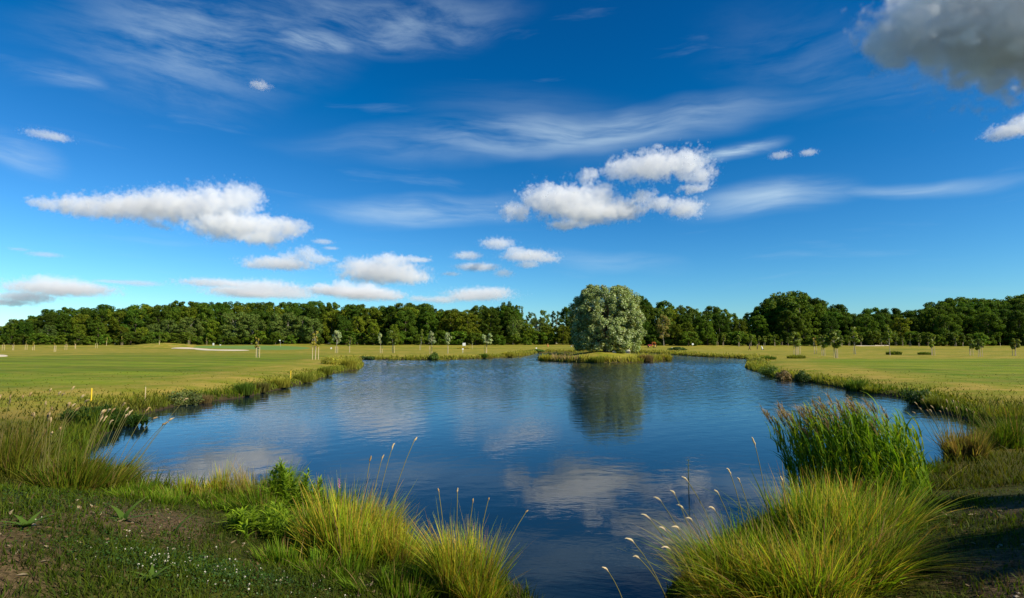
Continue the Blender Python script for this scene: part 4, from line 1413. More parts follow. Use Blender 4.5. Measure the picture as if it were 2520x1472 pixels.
dock('broad-leaved dock with one bright leaf lying on the turf', gp(305, 1282, 0.9), [(0.42, 0.0, 0.25), (0.34, 2.6, 0.5), (0.30, 1.2, 0.9), (0.26, 3.6, 0.35), (0.2, 4.4, 0.4)], 61)
dock('single upright pale leaf on the near turf right of the dock', gp(428, 1318, 1.0), [(0.26, 0.9, 1.0), (0.14, 3.4, 0.6)], 62)
dock('dark thistle-like rosette on the near turf, left of the dock', gp(66, 1300, 1.0), [(0.26, k * 0.9, 0.5) for k in range(7)], 63)
dock('small dark rosette beside the white clover', gp(372, 1430, 1.2), [(0.20, k * 1.05, 0.55) for k in range(6)], 64)

# ------------------------------------------------------------------ turf (nobody could count it)
def scatter_polar(n_, a0, a1, r0, r1, rg, power=1.0):
    a = np.radians(rg.uniform(a0, a1, n_))
    d = r0 * (r1 / r0) ** (rg.uniform(0, 1, n_) ** power)
    return d * np.sin(a), d * np.cos(a)


rg = np.random.default_rng(100)
x, y = scatter_polar(175000, -62, 62, 3.0, 15.5, rg)
z, s, si = height(x, y, True)
dd = np.hypot(x, y)
patch = wob(x, y, 1.1, 11)
lush = sstep(-0.55, 0.35, -patch + 0.35 * wob(x, y, 3.3, 12)) 
edge = 1 - sstep(0.3, 1.8, s)
keep = (s > 0.03) & (rg.uniform(0, 1, len(x)) < np.clip(0.16 + 0.84 * lush + edge, 0, 1))
x, y, z, s, dd, lush, edge = (v[keep] for v in (x, y, z, s, dd, lush, edge))
N = len(x)
tuft = np.clip(0.5 + 1.2 * wob(x, y, 5.0, 16), 0, 1.5)
h = (0.028 + (0.02 + 0.055 * tuft) * lush + 0.10 * edge * rg.uniform(0.3, 1.3, N)) * rg.uniform(0.5, 1.5, N)
tone = np.clip(0.62 + 0.32 * wob(x, y, 2.0, 14), 0.28, 1.1)[:, None]
dry_ = (rg.uniform(0, 1, N) > 0.55 + 0.4 * lush)[:, None]
c0 = np.where(dry_, pick(rg, N, [(0.10, 0.075, 0.03), (0.07, 0.05, 0.02)]), pick(rg, N, GREEN) * 0.55)
c1 = np.where(dry_, pick(rg, N, [(0.20, 0.14, 0.055), (0.14, 0.095, 0.035)]), pick(rg, N, [(0.13, 0.20, 0.006), (0.18, 0.23, 0.007), (0.09, 0.15, 0.006)])) * tone
v, q, c = blade_arrays(np.stack([x, y, z - 0.006], 1), h, (0.004 + 0.0009 * dd) * rg.uniform(0.6, 1.5, N), rg.uniform(0, 6.28, N), rg.uniform(0.1, 1.1, N), c0, c1, rg, 2)
link('near_turf', np_mesh('near_turf', v, q, M_BLADE, c), kind='stuff', label='short green and brown turf on the near bank', cat='grass')

# dead leaves, straws and small stones on the bare patches
N = 2600
x, y = scatter_polar(N, -48, 48, 3.3, 11, rg)
z, s, _ = height(x, y, True)
k = (s > 0.8) & (wob(x, y, 1.1, 11) > -0.25)
x, y, z = x[k], y[k], z[k]
N = len(x)
v, q, c = leaves(np.stack([x, y, z + 0.012], 1), np.tile([0, 0, 2.0], (N, 1)), 0.03, pick(rg, N, [(0.16, 0.10, 0.05), (0.26, 0.19, 0.10), (0.10, 0.06, 0.03), (0.34, 0.27, 0.16)]), rg, aspect=2.6)
link('leaf_litter', np_mesh('leaf_litter', v, q, M_SEED, c), kind='stuff', label='dead leaves and straws strewn on the near turf', cat='litter')
M_PEB = mat_plain('pebble', (0.30, 0.25, 0.18), 0.9, 0.2, 20.0)
rp = random.Random(12)
pb = MB()
for i in range(170):
    a_, d_ = math.radians(rp.uniform(-44, 44)), rp.uniform(3.4, 8.5)
    X, Y = d_ * math.sin(a_), d_ * math.cos(a_)
    zz, ss, _ = height([X], [Y], True)
    if ss[0] > 1.0 and float(wob(np.array([X]), np.array([Y]), 1.1, 11)[0]) > -0.1:
        r0_ = rp.uniform(0.008, 0.026)
        pb.ball((X, Y, zz[0] + r0_ * 0.2), r0_, 1, (1.2, 1.0, 0.6), 0.15, i)
pb.build('pebbles', M_PEB, None, kind='stuff', label='small pale pebbles on the bare soil', cat='pebbles')

# clover leaves and flowers in the turf
M_CLOVER = mat_leaf('clover_leaf', 0.3, 0.5, 0.3)
x = rg.normal(0, 1, 9000)
y = rg.normal(0, 1, 9000)
cl1, cl2, cl3 = gp(430, 1395, 1.2), gp(610, 1418, 1.2), gp(140, 1240, 0.9)
cc_ = np.array([(cl1.x, cl1.y, 0.55, 0.30), (cl2.x, cl2.y, 0.5, 0.25), (cl3.x, cl3.y, 1.2, 0.5)])[rg.choice(3, 9000, p=[0.45, 0.3, 0.25])]
x = cc_[:, 0] + x * cc_[:, 2]
y = cc_[:, 1] + y * cc_[:, 3]
z, s, _ = height(x, y, True)
k = s > 0.2
x, y, z = x[k], y[k], z[k]
N = len(x)
p = np.stack([x, y, z + rg.uniform(0.015, 0.05, N)], 1)
v, q, c = leaves(p, np.tile([0, 0, 1.2], (N, 1)), 0.018, tint(rg, N, (0.040, 0.085, 0.009)), rg, aspect=1.1)
link('clover_leaves', np_mesh('clover_leaves', v, q, M_CLOVER, c), kind='stuff', label='low dark green clover leaves in the near turf', cat='clover')
fb = MB()
fb.tube([(0, 0, 0), (0.004, 0.002, 0.06)], [0.0018, 0.0015], 4)
for i in range(14):
    a, e = i * 2.4, math.acos(1 - 1.5 * (i + 0.5) / 14)
    d = Vector((math.sin(e) * math.cos(a), math.sin(e) * math.sin(a), math.cos(e)))
    fb.tube([Vector((0.004, 0.002, 0.062)), Vector((0.004, 0.002, 0.062)) + d * 0.012, Vector((0.004, 0.002, 0.062)) + d * 0.016], [0.002, 0.0045, 0.001], 4)
fme = bpy.data.meshes.new('clover_flower')
fme.from_pydata([tuple(v) for v in fb.v], [], fb.f)
fme.materials.append(mat_plain('clover_white', (0.68, 0.64, 0.52), 0.7, 0.2, 60.0))
rc = random.Random(3)
n_fl = 0
while n_fl < 95:
    c = rc.choice((cl1, cl1, cl1, cl2, cl2))
    px_, py_ = c.x + rc.gauss(0, 0.38), c.y + rc.gauss(0, 0.22)
    if rc.random() < 0.06:
        p_ = gp(rc.uniform(20, 900), rc.uniform(1240, 1465), 1.0)
        px_, py_ = p_.x, p_.y
    zz, ss, _ = height([px_], [py_], True)
    if ss[0] < 0.3:
        continue
    o = link('clover_flower', fme, None, (px_, py_, zz[0]), label='tiny white clover flower in the near turf', cat='flower', group='white clover flowers')
    o.scale = (rc.uniform(0.4, 0.7),) * 3
    o.rotation_euler = (rc.uniform(-0.3, 0.3), rc.uniform(-0.3, 0.3), rc.uniform(0, 6))
    n_fl += 1

# ------------------------------------------------------------------ meadow grass and the fringe along the water
x, y = scatter_polar(110000, -56, 56, 14, 62, rg, 1.15)
z, s, si = height(x, y, True)
dd = np.hypot(x, y)
rough = (1 - sstep(1.2, 4.2, s + 1.2 * wob(x, y, 0.35, 44))) * np.where(y < 24, 0.45, 1.0)
mowed = sstep(27, 33, y)
keep = (s > 0.1) & (rg.uniform(0, 1, len(x)) < 0.10 + 0.75 * rough + 0.35 * (1 - mowed))
x, y, z, s, dd, rough, mowed = (v[keep] for v in (x, y, z, s, dd, rough, mowed))
N = len(x)
h = (0.05 + 0.20 * rough * (1 - 0.4 * mowed) + 0.06 * (1 - mowed)) * rg.uniform(0.5, 1.5, N)
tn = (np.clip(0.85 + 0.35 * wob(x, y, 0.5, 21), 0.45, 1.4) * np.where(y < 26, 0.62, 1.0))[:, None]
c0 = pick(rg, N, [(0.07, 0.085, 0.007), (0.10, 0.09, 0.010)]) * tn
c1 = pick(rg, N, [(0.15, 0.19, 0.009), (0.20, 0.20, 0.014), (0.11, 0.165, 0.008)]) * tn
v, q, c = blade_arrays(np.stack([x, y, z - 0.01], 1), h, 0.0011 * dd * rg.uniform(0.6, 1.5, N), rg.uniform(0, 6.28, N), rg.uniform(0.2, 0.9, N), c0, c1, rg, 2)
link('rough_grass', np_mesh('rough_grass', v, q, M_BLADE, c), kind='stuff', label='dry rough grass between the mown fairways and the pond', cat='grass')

# fringe: along the outlines of pond and island
fr_x, fr_y, fr_d = [], [], []
for poly, nn in ((POND, 46000), (ISLE, 9000)):
    A, B = poly, np.roll(poly, -1, axis=0)
    L = np.linalg.norm(B - A, axis=1)
    mid_ = (A + B) / 2
    wgt = L / np.clip(np.hypot(mid_[:, 0], mid_[:, 1]), 8, 200) ** 0.55
    wgt = np.where(mid_[:, 1] < 9.5, wgt * 0.10, wgt)
    wgt = np.where((mid_[:, 1] < 19) & (mid_[:, 0] > 0), wgt * 0.12, wgt)
    wgt = np.where((mid_[:, 1] < 13.5) & (mid_[:, 0] < 0), wgt * 0.3, wgt)
    i = rg.choice(len(A), nn, p=wgt / wgt.sum())
    t = rg.uniform(0, 1, nn)[:, None]
    p = A[i] * (1 - t) + B[i] * t
    fr_x.append(p[:, 0])
    fr_y.append(p[:, 1])
x, y = np.concatenate(fr_x), np.concatenate(fr_y)
dd = np.hypot(x, y)
sp_ = 0.40 + 0.008 * dd
x = x + rg.normal(0, 1, len(x)) * sp_
y = y + rg.normal(0, 1, len(x)) * sp_
z, s, si = height(x, y, True)
keep = (s > 0.02)
x, y, z, s, si = (v[keep] for v in (x, y, z, s, si))
dd = np.hypot(x, y)
N = len(x)
cl = np.clip(0.45 + 1.1 * wob(x, y, 0.9, 31), 0.0, 1.5)
far = sstep(60, 95, dd)
h = (0.16 + 0.34 * cl * (1 - sstep(0.8, 2.6, s) * (1 - far)) + 0.16 * far + 0.30 * (si < 0) * (1 - sstep(2, 5, s))) * rg.uniform(0.45, 1.25, N)
hue = (0.5 + 0.5 * wob(x, y, 0.7, 33))[:, None]
gold0, gold1 = pick(rg, N, GOLD0), pick(rg, N, GOLD1)
gr0, gr1 = pick(rg, N, GREEN) * 0.9, pick(rg, N, [(0.19, 0.26, 0.012), (0.14, 0.22, 0.010), (0.26, 0.28, 0.016)])
br1 = pick(rg, N, [(0.34, 0.22, 0.12), (0.38, 0.26, 0.15)])
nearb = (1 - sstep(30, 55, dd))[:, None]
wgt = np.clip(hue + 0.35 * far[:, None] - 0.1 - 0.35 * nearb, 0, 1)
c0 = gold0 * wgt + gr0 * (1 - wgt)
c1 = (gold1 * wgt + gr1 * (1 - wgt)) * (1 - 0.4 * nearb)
isbr = ((si < 0) & (wob(x, y, 0.5, 35) > 0.25) & (rg.uniform(0, 1, N) < 0.7))[:, None]
c1 = np.where(isbr, br1, c1)
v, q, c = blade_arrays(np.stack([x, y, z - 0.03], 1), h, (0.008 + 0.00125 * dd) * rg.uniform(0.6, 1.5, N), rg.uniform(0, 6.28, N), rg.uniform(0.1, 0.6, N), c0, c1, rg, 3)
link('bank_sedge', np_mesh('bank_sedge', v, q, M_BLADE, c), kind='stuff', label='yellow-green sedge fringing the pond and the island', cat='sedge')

# ------------------------------------------------------------------ bushes and tussocks that stand out on the far banks
def bank_bush(px_, row, wpx, hpx, label, c1, seed, kind='bush'):
    g = ground_at(px_, row, 0.3)
    k = g.y / 1400.0
    W_, H_ = wpx * k / 2, hpx * k
    r = np.random.default_rng(seed)
    root = empty('bank_bush' if kind == 'bush' else 'bank_tussock', g, label=label, cat='bush' if kind == 'bush' else 'grass clump', group='clumps along the far banks')
    if kind == 'bush':
        parts, off = [], 0
        nb = 14
        for i in range(nb):
            a, q_ = r.uniform(0, 6.28), math.sqrt(r.uniform())
            c = np.array([math.cos(a) * q_ * W_ * 0.7, math.sin(a) * q_ * W_ * 0.6, H_ * (0.15 + 0.55 * r.uniform() * (1 - 0.5 * q_))])
            br = W_ * r.uniform(0.3, 0.48)
            n_ = 170
            p, d = blob_points(r, c, np.array([br, br, min(br, H_ * 0.4)]), n_, 0.4)
            p[:, 2] = np.maximum(p[:, 2], 0.0)
            parts.append(leaves(p, d, max(0.06, 0.0011 * g.y), tint(r, n_, np.array(c1) * r.normal(1, 0.12), 0.2), r, aspect=2.0))
        v, q, c = join(parts)
        link('foliage', np_mesh('foliage', v, q, M_LEAF2, c), root, kind='stuff')
    else:
        n_ = 700
        a, rr = r.uniform(0, 6.28, n_), np.sqrt(r.uniform(0, 1, n_))
        v, q, c = blade_arrays(np.stack([np.cos(a) * rr * W_ * 0.7, np.sin(a) * rr * W_ * 0.6, np.zeros(n_) - 0.08], 1), H_ * r.uniform(0.5, 1.1, n_) * (1 - 0.3 * rr), 0.0011 * g.y * r.uniform(0.6, 1.5, n_), a, r.uniform(0.1, 0.5, n_),
                               pick(r, n_, [tuple(0.45 * x_ for x_ in c1)]), pick(r, n_, [c1, tuple(1.3 * x_ for x_ in c1)]), r, 3)
        link('blades', np_mesh('blades', v, q, M_BLADE, c), root, kind='stuff')
    return root


M_LEAF2 = mat_leaf('bush_leaf', 0.3, 0.5, 0.3)
YG, GR, DG, BR, PY = (0.20, 0.22, 0.025), (0.09, 0.15, 0.015), (0.05, 0.095, 0.012), (0.22, 0.16, 0.06), (0.34, 0.32, 0.04)
for i, (px_, row, w_, h_, lab, c_, kd) in enumerate((
        (450, 997, 88, 46, 'bushy pale green clump leaning over the left bank near the yellow stake', (0.14, 0.17, 0.04), 'bush'),
        (500, 992, 52, 30, 'dark brownish tuft beside the bushy pale clump', BR, 'grass'),
        (600, 968, 56, 36, 'rounded green tuft on the left bank', GR, 'grass'),
        (640, 962, 50, 30, 'brownish green tuft next to the rounded green one', (0.14, 0.13, 0.03), 'grass'),
        (690, 950, 60, 30, 'bright yellow tuft below the small yellow stake', PY, 'grass'),
        (745, 938, 60, 26, 'yellow-green tuft overhanging the left shore', YG, 'grass'),
        (800, 920, 44, 24, 'tuft of sedge before the golden bushes at the pond corner', YG, 'grass'),
        (818, 897, 62, 24, 'golden bush beside the four-stake sapling', (0.30, 0.29, 0.03), 'bush'),
        (858, 905, 50, 30, 'golden round tuft at the very tip of the left bank', PY, 'grass'),
        (1069, 885, 34, 20, 'single round dark green bush on the far bank', GR, 'bush'),
        (905, 884, 40, 9, 'low dark green mat at the left end of the far bank', DG, 'bush'),
        (1190, 880, 26, 12, 'small green tuft at the foot of the wide pale sapling', GR, 'grass'),
        (1250, 876, 44, 13, 'golden sedge tuft right of the wide pale sapling', PY, 'grass'),
        (1320, 866, 46, 7, 'low green hummock across the channel from the island', GR, 'bush'),
        (1345, 888, 40, 18, 'golden tuft at the left tip of the island', PY, 'grass'),
        (1640, 886, 34, 18, 'golden round tuft at the right tip of the island', PY, 'grass'),
        (1590, 888, 46, 20, 'reddish brown tuft on the island shore', BR, 'grass'),
        (1470, 891, 50, 18, 'yellow-green tuft on the front of the island', YG, 'grass'),
        (1520, 868, 40, 10, 'green shoots at the foot of the willow', (0.16, 0.20, 0.03), 'bush'),
        (1668, 862, 50, 9, 'low dark green bush between the island and the tractor', DG, 'bush'),
        (1860, 893, 46, 14, 'yellow-green bush at the corner of the right bank', YG, 'bush'),
        (1890, 886, 50, 13, 'green sedge tuft behind the corner of the right bank', GR, 'grass'),
        (1960, 882, 60, 12, 'yellow sedge clump before the right row of saplings', YG, 'grass'),
        (1892, 926, 60, 32, 'green bush leaning over the right bank next to a tawny one', GR, 'bush'),
        (1930, 935, 44, 32, 'tawny dry bush on the right bank', BR, 'bush'),
        (1975, 940, 44, 32, 'neat round dark green bush on the right bank', DG, 'bush'),
        (2108, 962, 64, 38, 'broad grassy clump midway along the right bank', GR, 'grass'),
        (2145, 968, 40, 24, 'small clump beside the broad grassy one', YG, 'grass'),
        (2255, 992, 90, 40, 'dark bushy clump at the mouth of the right-hand cove', DG, 'bush'),
        (2300, 1004, 60, 36, 'grassy clump behind the dark bushy one at the cove', (0.12, 0.14, 0.02), 'grass'),
        (2200, 873, 46, 12, 'dark green netted patch round the tallest bare sapling', (0.12, 0.16, 0.02), 'grass'),
        (2275, 873, 40, 9, 'low dark bush left of the drooping sapling', (0.10, 0.15, 0.015), 'grass'))):
    bank_bush(px_, row, w_, h_, lab, c_, 300 + i, kd)
# ------------------------------------------------------------------ golf course things
M_YELLOW = mat_plain('yellow_paint', (0.75, 0.50, 0.02), 0.5, 0.08)
M_WHITE = mat_plain('white_paint', (0.78, 0.78, 0.74), 0.5, 0.05)
M_DARK = mat_plain('dark_rubber', (0.03, 0.03, 0.03), 0.8)
M_ORANGE = mat_plain('orange_paint', (0.62, 0.17, 0.03), 0.45, 0.1)
M_RED = mat_plain('red_paint', (0.28, 0.04, 0.025), 0.5, 0.1)
M_STEEL = mat_plain('grey_metal', (0.4, 0.4, 0.4), 0.4, 0.1, metal=0.6)


def marker_stake(px_, top, row, mat, label, rad=0.028):
    g = ground_at(px_, row, 0.6)
    h = at(px_, top, g.y).z - g.z
    root = empty('marker_stake', g, label=label, cat='stake', group='painted stakes on the course')
    MB().tube([(0, 0, -0.2), (0, 0, h - 0.04)], [rad, rad], 8).build('post', mat, root, smooth=False)
    MB().tube([(0, 0, h - 0.0398), (0, 0, h - 0.01), (0, 0, h)], [rad * 1.02, rad * 0.9, rad * 0.35], 8).build('cap', mat, root)
    return root


marker_stake(224, 955, 990, M_YELLOW, 'bright yellow stake standing in the rough beside the nettles')
marker_stake(715, 912, 936, M_YELLOW, 'small yellow stake on the left bank above a yellow tuft')
marker_stake(357, 952, 986, M_STAKE, 'thin weathered wooden stake between the yellow stakes', 0.018)
marker_stake(791, 884, 895, M_YELLOW, 'tiny yellow stake behind the golden bush')
marker_stake(1657, 861, 871, M_YELLOW, 'yellow stake behind the right tip of the island')


def disc_marker(px_, top, row, rad_px, label, mat=None):
    g = ground_at(px_, row, 0.7)
    h = at(px_, top, g.y).z - g.z
    rd = rad_px * g.y / 1400
    root = empty('round_marker', g, label=label, cat='marker', group='white markers on the course')
    MB().tube([(0, 0, -0.1), (0, 0, h - rd)], [0.035, 0.035], 8).build('post', M_WHITE, root)
    MB().tube([(0, -0.05, h), (0, 0.05, h)], [rd, rd], 20).build('disc', mat or M_WHITE, root)


disc_marker(1139, 859, 868, 2.2, 'white round marker on a short post before the white board')
disc_marker(1320, 857, 860, 1.8, 'small white marker low in the grass right of the wide pale sapling')
disc_marker(1705, 847, 852, 2.4, 'white round sign against the dark wood right of the tractor')
disc_marker(1429, 846, 851, 1.8, 'white round sign left of the willow, above the footbridge')
disc_marker(815, 857, 860, 1.8, 'small white marker behind the golden bush')
disc_marker(880, 844, 849, 1.8, 'small white marker at the edge of the wood near the short green sapling')
disc_marker(1654, 857, 861, 1.8, 'small pale marker in the low dark bush by the tractor')


def board(px_, top, bot, row, wpx, label, name='notice_board', legs=True):
    g = ground_at(px_, row, 0.8)
    k = g.y / 1400
    zt, zb = at(px_, top, g.y).z - g.z, at(px_, bot, g.y).z - g.z
    w_ = wpx * k / 2
    root = empty(name, g, label=label, cat='board', group='white boards on the course')
    MB().box((-w_, -0.04, max(zb, 0.1)), (w_, 0.04, zt), 0.012).build('panel', M_WHITE, root)
    for sx_ in (-1, 1):
        MB().tube([(sx_ * w_ * 0.8, 0.08, -0.1), (sx_ * w_ * 0.8, 0.08, zt * 0.95)], [0.04, 0.04], 6).build('post', M_STAKE, root)


board(1142, 844, 851, 856, 7.5, 'upright white board among yellow flowers on the far bank')
board(525, 844.5, 850, 851, 4.0, 'narrow white box on the far side of the bright green')
board(542, 848, 850, 851.5, 3.0, 'tiny white box right of the narrow one beyond the green')
# yellow flowers round the board
bf = empty('flower_patch', ground_at(1140, 858, 0.8), label='patch of yellow flowers round the white board', cat='flowers')
r = np.random.default_rng(5)
n_ = 900
a, q_ = r.uniform(0, 6.28, n_), np.sqrt(r.uniform(0, 1, n_))
p = np.stack([np.cos(a) * q_ * 2.3, np.sin(a) * q_ * 0.8, r.uniform(0, 0.65, n_) * (1 - 0.5 * q_)], 1)
v, q, c = leaves(p, np.tile([0, -0.3, 1.0], (n_, 1)), 0.13, pick(r, n_, [(0.55, 0.45, 0.03), (0.5, 0.42, 0.03), (0.12, 0.16, 0.02), (0.45, 0.30, 0.03)]), r)
link('blossom', np_mesh('blossom', v, q, M_LEAF2, c), bf, kind='stuff')

# flag on the green
g = ground_at(690, 854, 1.2)
k = g.y / 1400
hp_ = at(690, 836.5, g.y).z - g.z
root = empty('golf_flag', g, label='flagstick with a small white flag on the bright green', cat='flag')
MB().tube([(0, 0, -0.1), (0, 0, hp_)], [0.02, 0.014], 8).build('pole', M_WHITE, root)
fm = MB()
for i in range(5):
    for j in range(3):
        fm.v.append(Vector((-0.02 - 0.12 * i, 0.05 * math.sin(i * 1.2), hp_ - 0.02 - 0.2 * j)))
for i in range(4):
    for j in range(2):
        fm.f.append((i * 3 + j, i * 3 + j + 1, (i + 1) * 3 + j + 1, (i + 1) * 3 + j))
fo = fm.build('flag', M_WHITE, root)
sd_ = fo.modifiers.new('cloth', 'SOLIDIFY')
sd_.thickness = 0.012


# sand and green: sheets laid a little above the ground
def sheet(name, outline, mat, lift, n_in=10):
    """closed outline in world xy, filled from its middle with rings that follow the ground"""
    P = np.array(outline)
    c = P.mean(axis=0)
    V, Q = [], []
    M_ = len(P)
    for i in range(n_in + 1):
        V.append(c + (P - c) * (i / n_in))
    V = np.vstack(V)
    zz = height(V[:, 0], V[:, 1]) + lift
    rim = np.repeat(np.arange(n_in + 1), M_) == n_in
    zz = np.where(rim, zz - lift - 0.03, zz)
    for i in range(n_in):
        for j in range(M_):
            Q.append((i * M_ + j, i * M_ + (j + 1) % M_, (i + 1) * M_ + (j + 1) % M_, (i + 1) * M_ + j))
    return link(name, np_mesh(name, np.column_stack([V, zz]), np.array(Q), mat, None, True), kind='structure')


M_SAND = mat_plain('bunker_sand', (0.60, 0.51, 0.36), 0.95, 0.10, 0.6)
M_GREEN = mat_plain('putting_green', (0.115, 0.205, 0.016), 0.9, 0.10, 0.05)


def outline_px(lst, z0=1.0, per=5):
    return smooth_loop([tuple(ground_at(a_, b_, z0)[:2]) for a_, b_ in lst], per)


sheet('sand_bunker', outline_px([(419, 857.2), (432, 855.0), (470, 855.2), (500, 858.2), (540, 860.8), (608, 861.6), (612, 863.0), (560, 863.6), (510, 862.6), (475, 859.6), (450, 857.9), (430, 858.2)]), M_SAND, 0.10)
sheet('sand_bunker', outline_px([(-30, 874.0), (6, 873.6), (20, 876.0), (8, 878.0), (-30, 878.5)]), M_SAND, 0.06)
sheet('sand_bunker', outline_px([(2108, 850.6), (2140, 850.0), (2180, 849.8), (2190, 850.6), (2170, 851.6), (2130, 851.8), (2108, 851.6)]), M_SAND, 0.12)
sheet('putting_green', outline_px([(470, 853.5), (520, 850.8), (600, 850.6), (660, 850.8), (720, 852.0), (765, 855.5), (760, 859.0), (700, 861.5), (620, 860.0), (560, 858.0), (500, 857.0)], 1.2), M_GREEN, 0.05)

# stones under the willow
M_STONE = mat_plain('pale_stone', (0.50, 0.47, 0.40), 0.85, 0.15, 3.0, bump=0.5)
for i, (px_, row, sc3, lab) in enumerate(((1545, 866, (0.95, 0.6, 0.5), 'largest pale boulder under the right side of the willow'), (1527, 867, (0.6, 0.5, 0.36), 'small flat pale boulder left of the largest one'),
                                          (1558, 864, (0.5, 0.45, 0.5), 'small upright pale boulder right of the largest one'), (1512, 868, (0.45, 0.4, 0.25), 'lowest pale stone half hidden by willow shoots'))):
    g = ground_at(px_, row, 1.2)
    MB().ball((0, 0, sc3[2] * 0.45), 1.0, 2, sc3, 0.13, i).build('boulder', M_STONE, None, loc=g, label=lab, cat='boulder', group='pale boulders on the island')

# footbridge over the channel behind the willow
g = ground_at(1425, 853, 0.8)
k = g.y / 1400
root = empty('footbridge', g, 0.0, label='low wooden footbridge on pale stone blocks left of the willow', cat='bridge')
for i in range(14):
    MB().box((-3.2 + i * 0.46, -0.7, 0.55), (-3.2 + i * 0.46 + 0.43, 0.7, 0.61)).build('plank', M_STAKE, root)
for yy in (-0.55, 0.55):
    MB().box((-3.2, yy - 0.07, 0.33), (3.2, yy + 0.07, 0.547)).build('beam', mat_plain('dark_timber', (0.06, 0.045, 0.03), 0.9), root)
for xx in (-3.5, 2.9):
    MB().box((xx, -0.8, -0.3), (xx + 0.6, 0.8, 0.325), 0.05).build('abutment', M_STONE, root)

# orange tractor beside the wood
g = ground_at(1606, 855.5, 0.8)
root = empty('tractor', g, math.radians(8), label='small orange tractor with an open red cab parked before the wood', cat='tractor')
MB().box((-2.0, -0.5, 0.55), (-0.35, 0.5, 1.15), 0.08).build('bonnet', M_RED, root)
MB().box((-0.349, -0.7, 0.45), (1.25, 0.7, 0.80), 0.05).build('chassis', M_YELLOW, root)
cab = MB().box((-0.30, -0.65, 2.0), (1.15, 0.65, 2.13), 0.03).build('cab_roof', M_ORANGE, root)
for xx in (-0.2, 1.05):
    for yy in (-0.58, 0.58):
        MB().tube([(xx, yy, 0.801), (xx * 0.97, yy, 1.999)], [0.075, 0.065], 6).build('cab_post', M_ORANGE, root)
MB().box((0.25, -0.35, 0.802), (0.8, 0.35, 1.0), 0.04).box((0.68, -0.35, 1.001), (0.85, 0.35, 1.6), 0.04).build('seat', M_RED, root)
MB().tube([(-0.1, 0, 0.803), (0.1, 0, 1.35)], [0.03, 0.03], 6).tube([(0.02, 0, 1.33), (0.16, 0, 1.40)], [0.2, 0.2], 12).build('steering_wheel', M_DARK, root)
for xx, rr_, yy in ((-1.5, 0.38, 0.55), (0.75, 0.58, 0.72)):
    for s_ in (-1, 1):
        wh = MB()
        bm = bmesh.new()
        bmesh.ops.create_cone(bm, cap_ends=True, segments=20, radius1=rr_, radius2=rr_, depth=0.24)
        bmesh.ops.bevel(bm, geom=[e for e in bm.edges if abs(e.verts[0].co.z - e.verts[1].co.z) < 0.01], offset=0.05, segments=2, affect='EDGES')
        bmesh.ops.rotate(bm, verts=bm.verts, matrix=Matrix.Rotation(math.pi / 2, 3, 'X'))
        bmesh.ops.translate(bm, verts=bm.verts, vec=(xx, s_ * yy, rr_))
        wh.add_bm(bm)
        w_ = wh.build('wheel', M_DARK, root)
        MB().tube([(xx, s_ * (yy + 0.10), rr_), (xx, s_ * (yy + 0.14), rr_)], [rr_ * 0.5, rr_ * 0.45], 14).build('rim', M_YELLOW, w_)
MB().tube([(-1.2, 0.25, 1.14), (-1.2, 0.25, 1.7)], [0.04, 0.035], 8).build('exhaust', M_DARK, root)

# small orange cone-shaped marker on the far bank
g = ground_at(1348, 853, 0.8)
root = empty('traffic_cone', g, label='orange cone-shaped marker standing on the far meadow', cat='cone')
MB().tube([(0, 0, 0.05), (0, 0, 0.55), (0, 0, 1.0)], [0.30, 0.17, 0.05], 14).build('body', M_ORANGE, root)
MB().box((-0.4, -0.4, 0), (0.4, 0.4, 0.049), 0.01).build('foot', M_ORANGE, root)


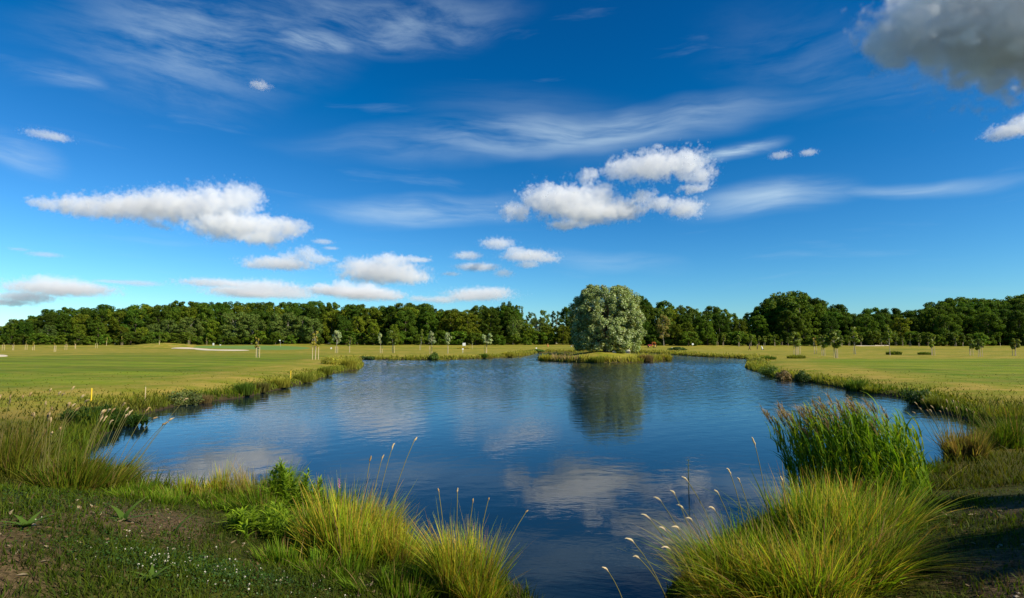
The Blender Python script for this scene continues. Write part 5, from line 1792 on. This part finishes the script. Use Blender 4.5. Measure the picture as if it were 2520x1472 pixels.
# ------------------------------------------------------------------ two walkers with a golf trolley
def person(g, face, label, shirt, trousers, hat, skin=(0.45, 0.27, 0.18), stride=0.28, h=1.75):
    k = h / 1.75
    root = empty('person', g, face, label=label, cat='person', group='walkers on the fairway')
    J = {'pel': ((0, 0, 0.95), 0.135), 'waist': ((0, 0, 1.10), 0.125), 'chest': ((0, 0.01, 1.32), 0.15), 'neck': ((0, 0.01, 1.48), 0.055), 'chin': ((0, 0.03, 1.56), 0.065), 'head': ((0, 0.025, 1.64), 0.085), 'crown': ((0, 0.01, 1.72), 0.06)}
    E = [('pel', 'waist'), ('waist', 'chest'), ('chest', 'neck'), ('neck', 'chin'), ('chin', 'head'), ('head', 'crown')]
    for s_, n_ in ((-1, 'l'), (1, 'r')):
        f = s_ * stride
        J.update({n_ + 'hip': ((s_ * 0.10, 0, 0.88), 0.095), n_ + 'knee': ((s_ * 0.10, f * 0.55 + 0.04, 0.49), 0.062), n_ + 'ank': ((s_ * 0.10, f, 0.09), 0.045), n_ + 'toe': ((s_ * 0.11, f + 0.17, 0.035), 0.035),
                  n_ + 'sh': ((s_ * 0.19, 0, 1.40), 0.065), n_ + 'elb': ((s_ * 0.25, -f * 0.35 - 0.02, 1.12), 0.045), n_ + 'wr': ((s_ * 0.25, -f * 0.7 + 0.10, 0.90), 0.034), n_ + 'hand': ((s_ * 0.245, -f * 0.75 + 0.14, 0.82), 0.036)})
        E += [('pel', n_ + 'hip'), (n_ + 'hip', n_ + 'knee'), (n_ + 'knee', n_ + 'ank'), (n_ + 'ank', n_ + 'toe'), ('chest', n_ + 'sh'), (n_ + 'sh', n_ + 'elb'), (n_ + 'elb', n_ + 'wr'), (n_ + 'wr', n_ + 'hand')]
    names = list(J)

    def skinned(nm, keys, edges, extra, mat):
        keys = [q for q in names if q in keys]
        me = bpy.data.meshes.new(nm)
        me.from_pydata([tuple(Vector(J[q][0]) * k) for q in keys], [(keys.index(a_), keys.index(b_)) for a_, b_ in edges if a_ in keys and b_ in keys], [])
        o = link(nm, me, root)
        o.modifiers.new('skin', 'SKIN')
        for i, q in enumerate(keys):
            sv = me.skin_vertices[0].data[i]
            sv.radius = ((J[q][1] + extra) * k,) * 2
            sv.use_root = (i == 0)
        sb = o.modifiers.new('sub', 'SUBSURF')
        sb.levels = sb.render_levels = 2
        me.materials.append(mat)
        return o

    ms = mat_plain('skin', skin, 0.6, 0.05)
    skinned('body', set(names), E, 0.0, ms)
    skinned('shirt', {'pel', 'waist', 'chest', 'lsh', 'rsh', 'lelb', 'relb'}, E, 0.018, mat_plain('shirt_cloth', shirt, 0.9, 0.1))
    skinned('trousers', {'pel', 'lhip', 'rhip', 'lknee', 'rknee', 'lank', 'rank'}, E, 0.02, mat_plain('trouser_cloth', trousers, 0.9, 0.1))
    hd = Vector(J['head'][0]) * k
    MB().ball(hd + Vector((0, -0.01, 0.05)) * k, 0.105 * k, 2, (1, 1.1, 0.75)).box(hd + Vector((-0.07, 0.06, 0.045)) * k, hd + Vector((0.07, 0.17, 0.06)) * k).build('cap', mat_plain('cap_cloth', hat, 0.8), root)
    return root


g1, g2, g3 = ground_at(1845, 863.0, 0.7), ground_at(1864, 860.5, 0.7), ground_at(1877, 861.5, 0.7)
person(g1, math.radians(75), 'walker in a dark brown top on the fairway, left of the other', (0.10, 0.05, 0.035), (0.07, 0.045, 0.03), (0.30, 0.26, 0.2))
person(g2, math.radians(60), 'walker in dark olive clothes on the fairway, next to the trolley', (0.08, 0.055, 0.02), (0.07, 0.05, 0.02), (0.55, 0.42, 0.36), stride=0.15)
root = empty('golf_trolley', g3, 0.4, label='two-wheeled golf trolley with a pale bag beside the walkers', cat='trolley')
for s_ in (-1, 1):
    w_ = MB().tube([(s_ * 0.32 - 0.03, 0, 0.16), (s_ * 0.32 + 0.03, 0, 0.16)], [0.16, 0.16], 16).build('wheel', M_DARK, root)
    MB().tube([(s_ * 0.32 + s_ * 0.031, 0, 0.16), (s_ * 0.32 + s_ * 0.05, 0, 0.16)], [0.08, 0.07], 12).build('rim', M_WHITE, w_)
MB().tube([(-0.29, 0, 0.16), (0.29, 0, 0.16)], [0.02, 0.02], 6).tube([(0, 0.03, 0.16), (0, 0.35, 0.7), (0, 0.6, 1.05)], [0.025, 0.022, 0.02], 6).build('frame', M_STEEL, root)
MB().tube([(0, 0.02, 0.24), (0, 0.06, 0.30), (0, 0.34, 1.0), (0, 0.37, 1.08)], [0.12, 0.15, 0.15, 0.13], 12).build('bag', M_WHITE, root)
cm_ = MB()
for i in range(5):
    cm_.tube([(0.02 * i - 0.04, 0.36, 1.05), (0.03 * i - 0.06, 0.44 + 0.01 * i, 1.28)], [0.012, 0.022], 5)
cm_.build('clubs', M_STEEL, root)
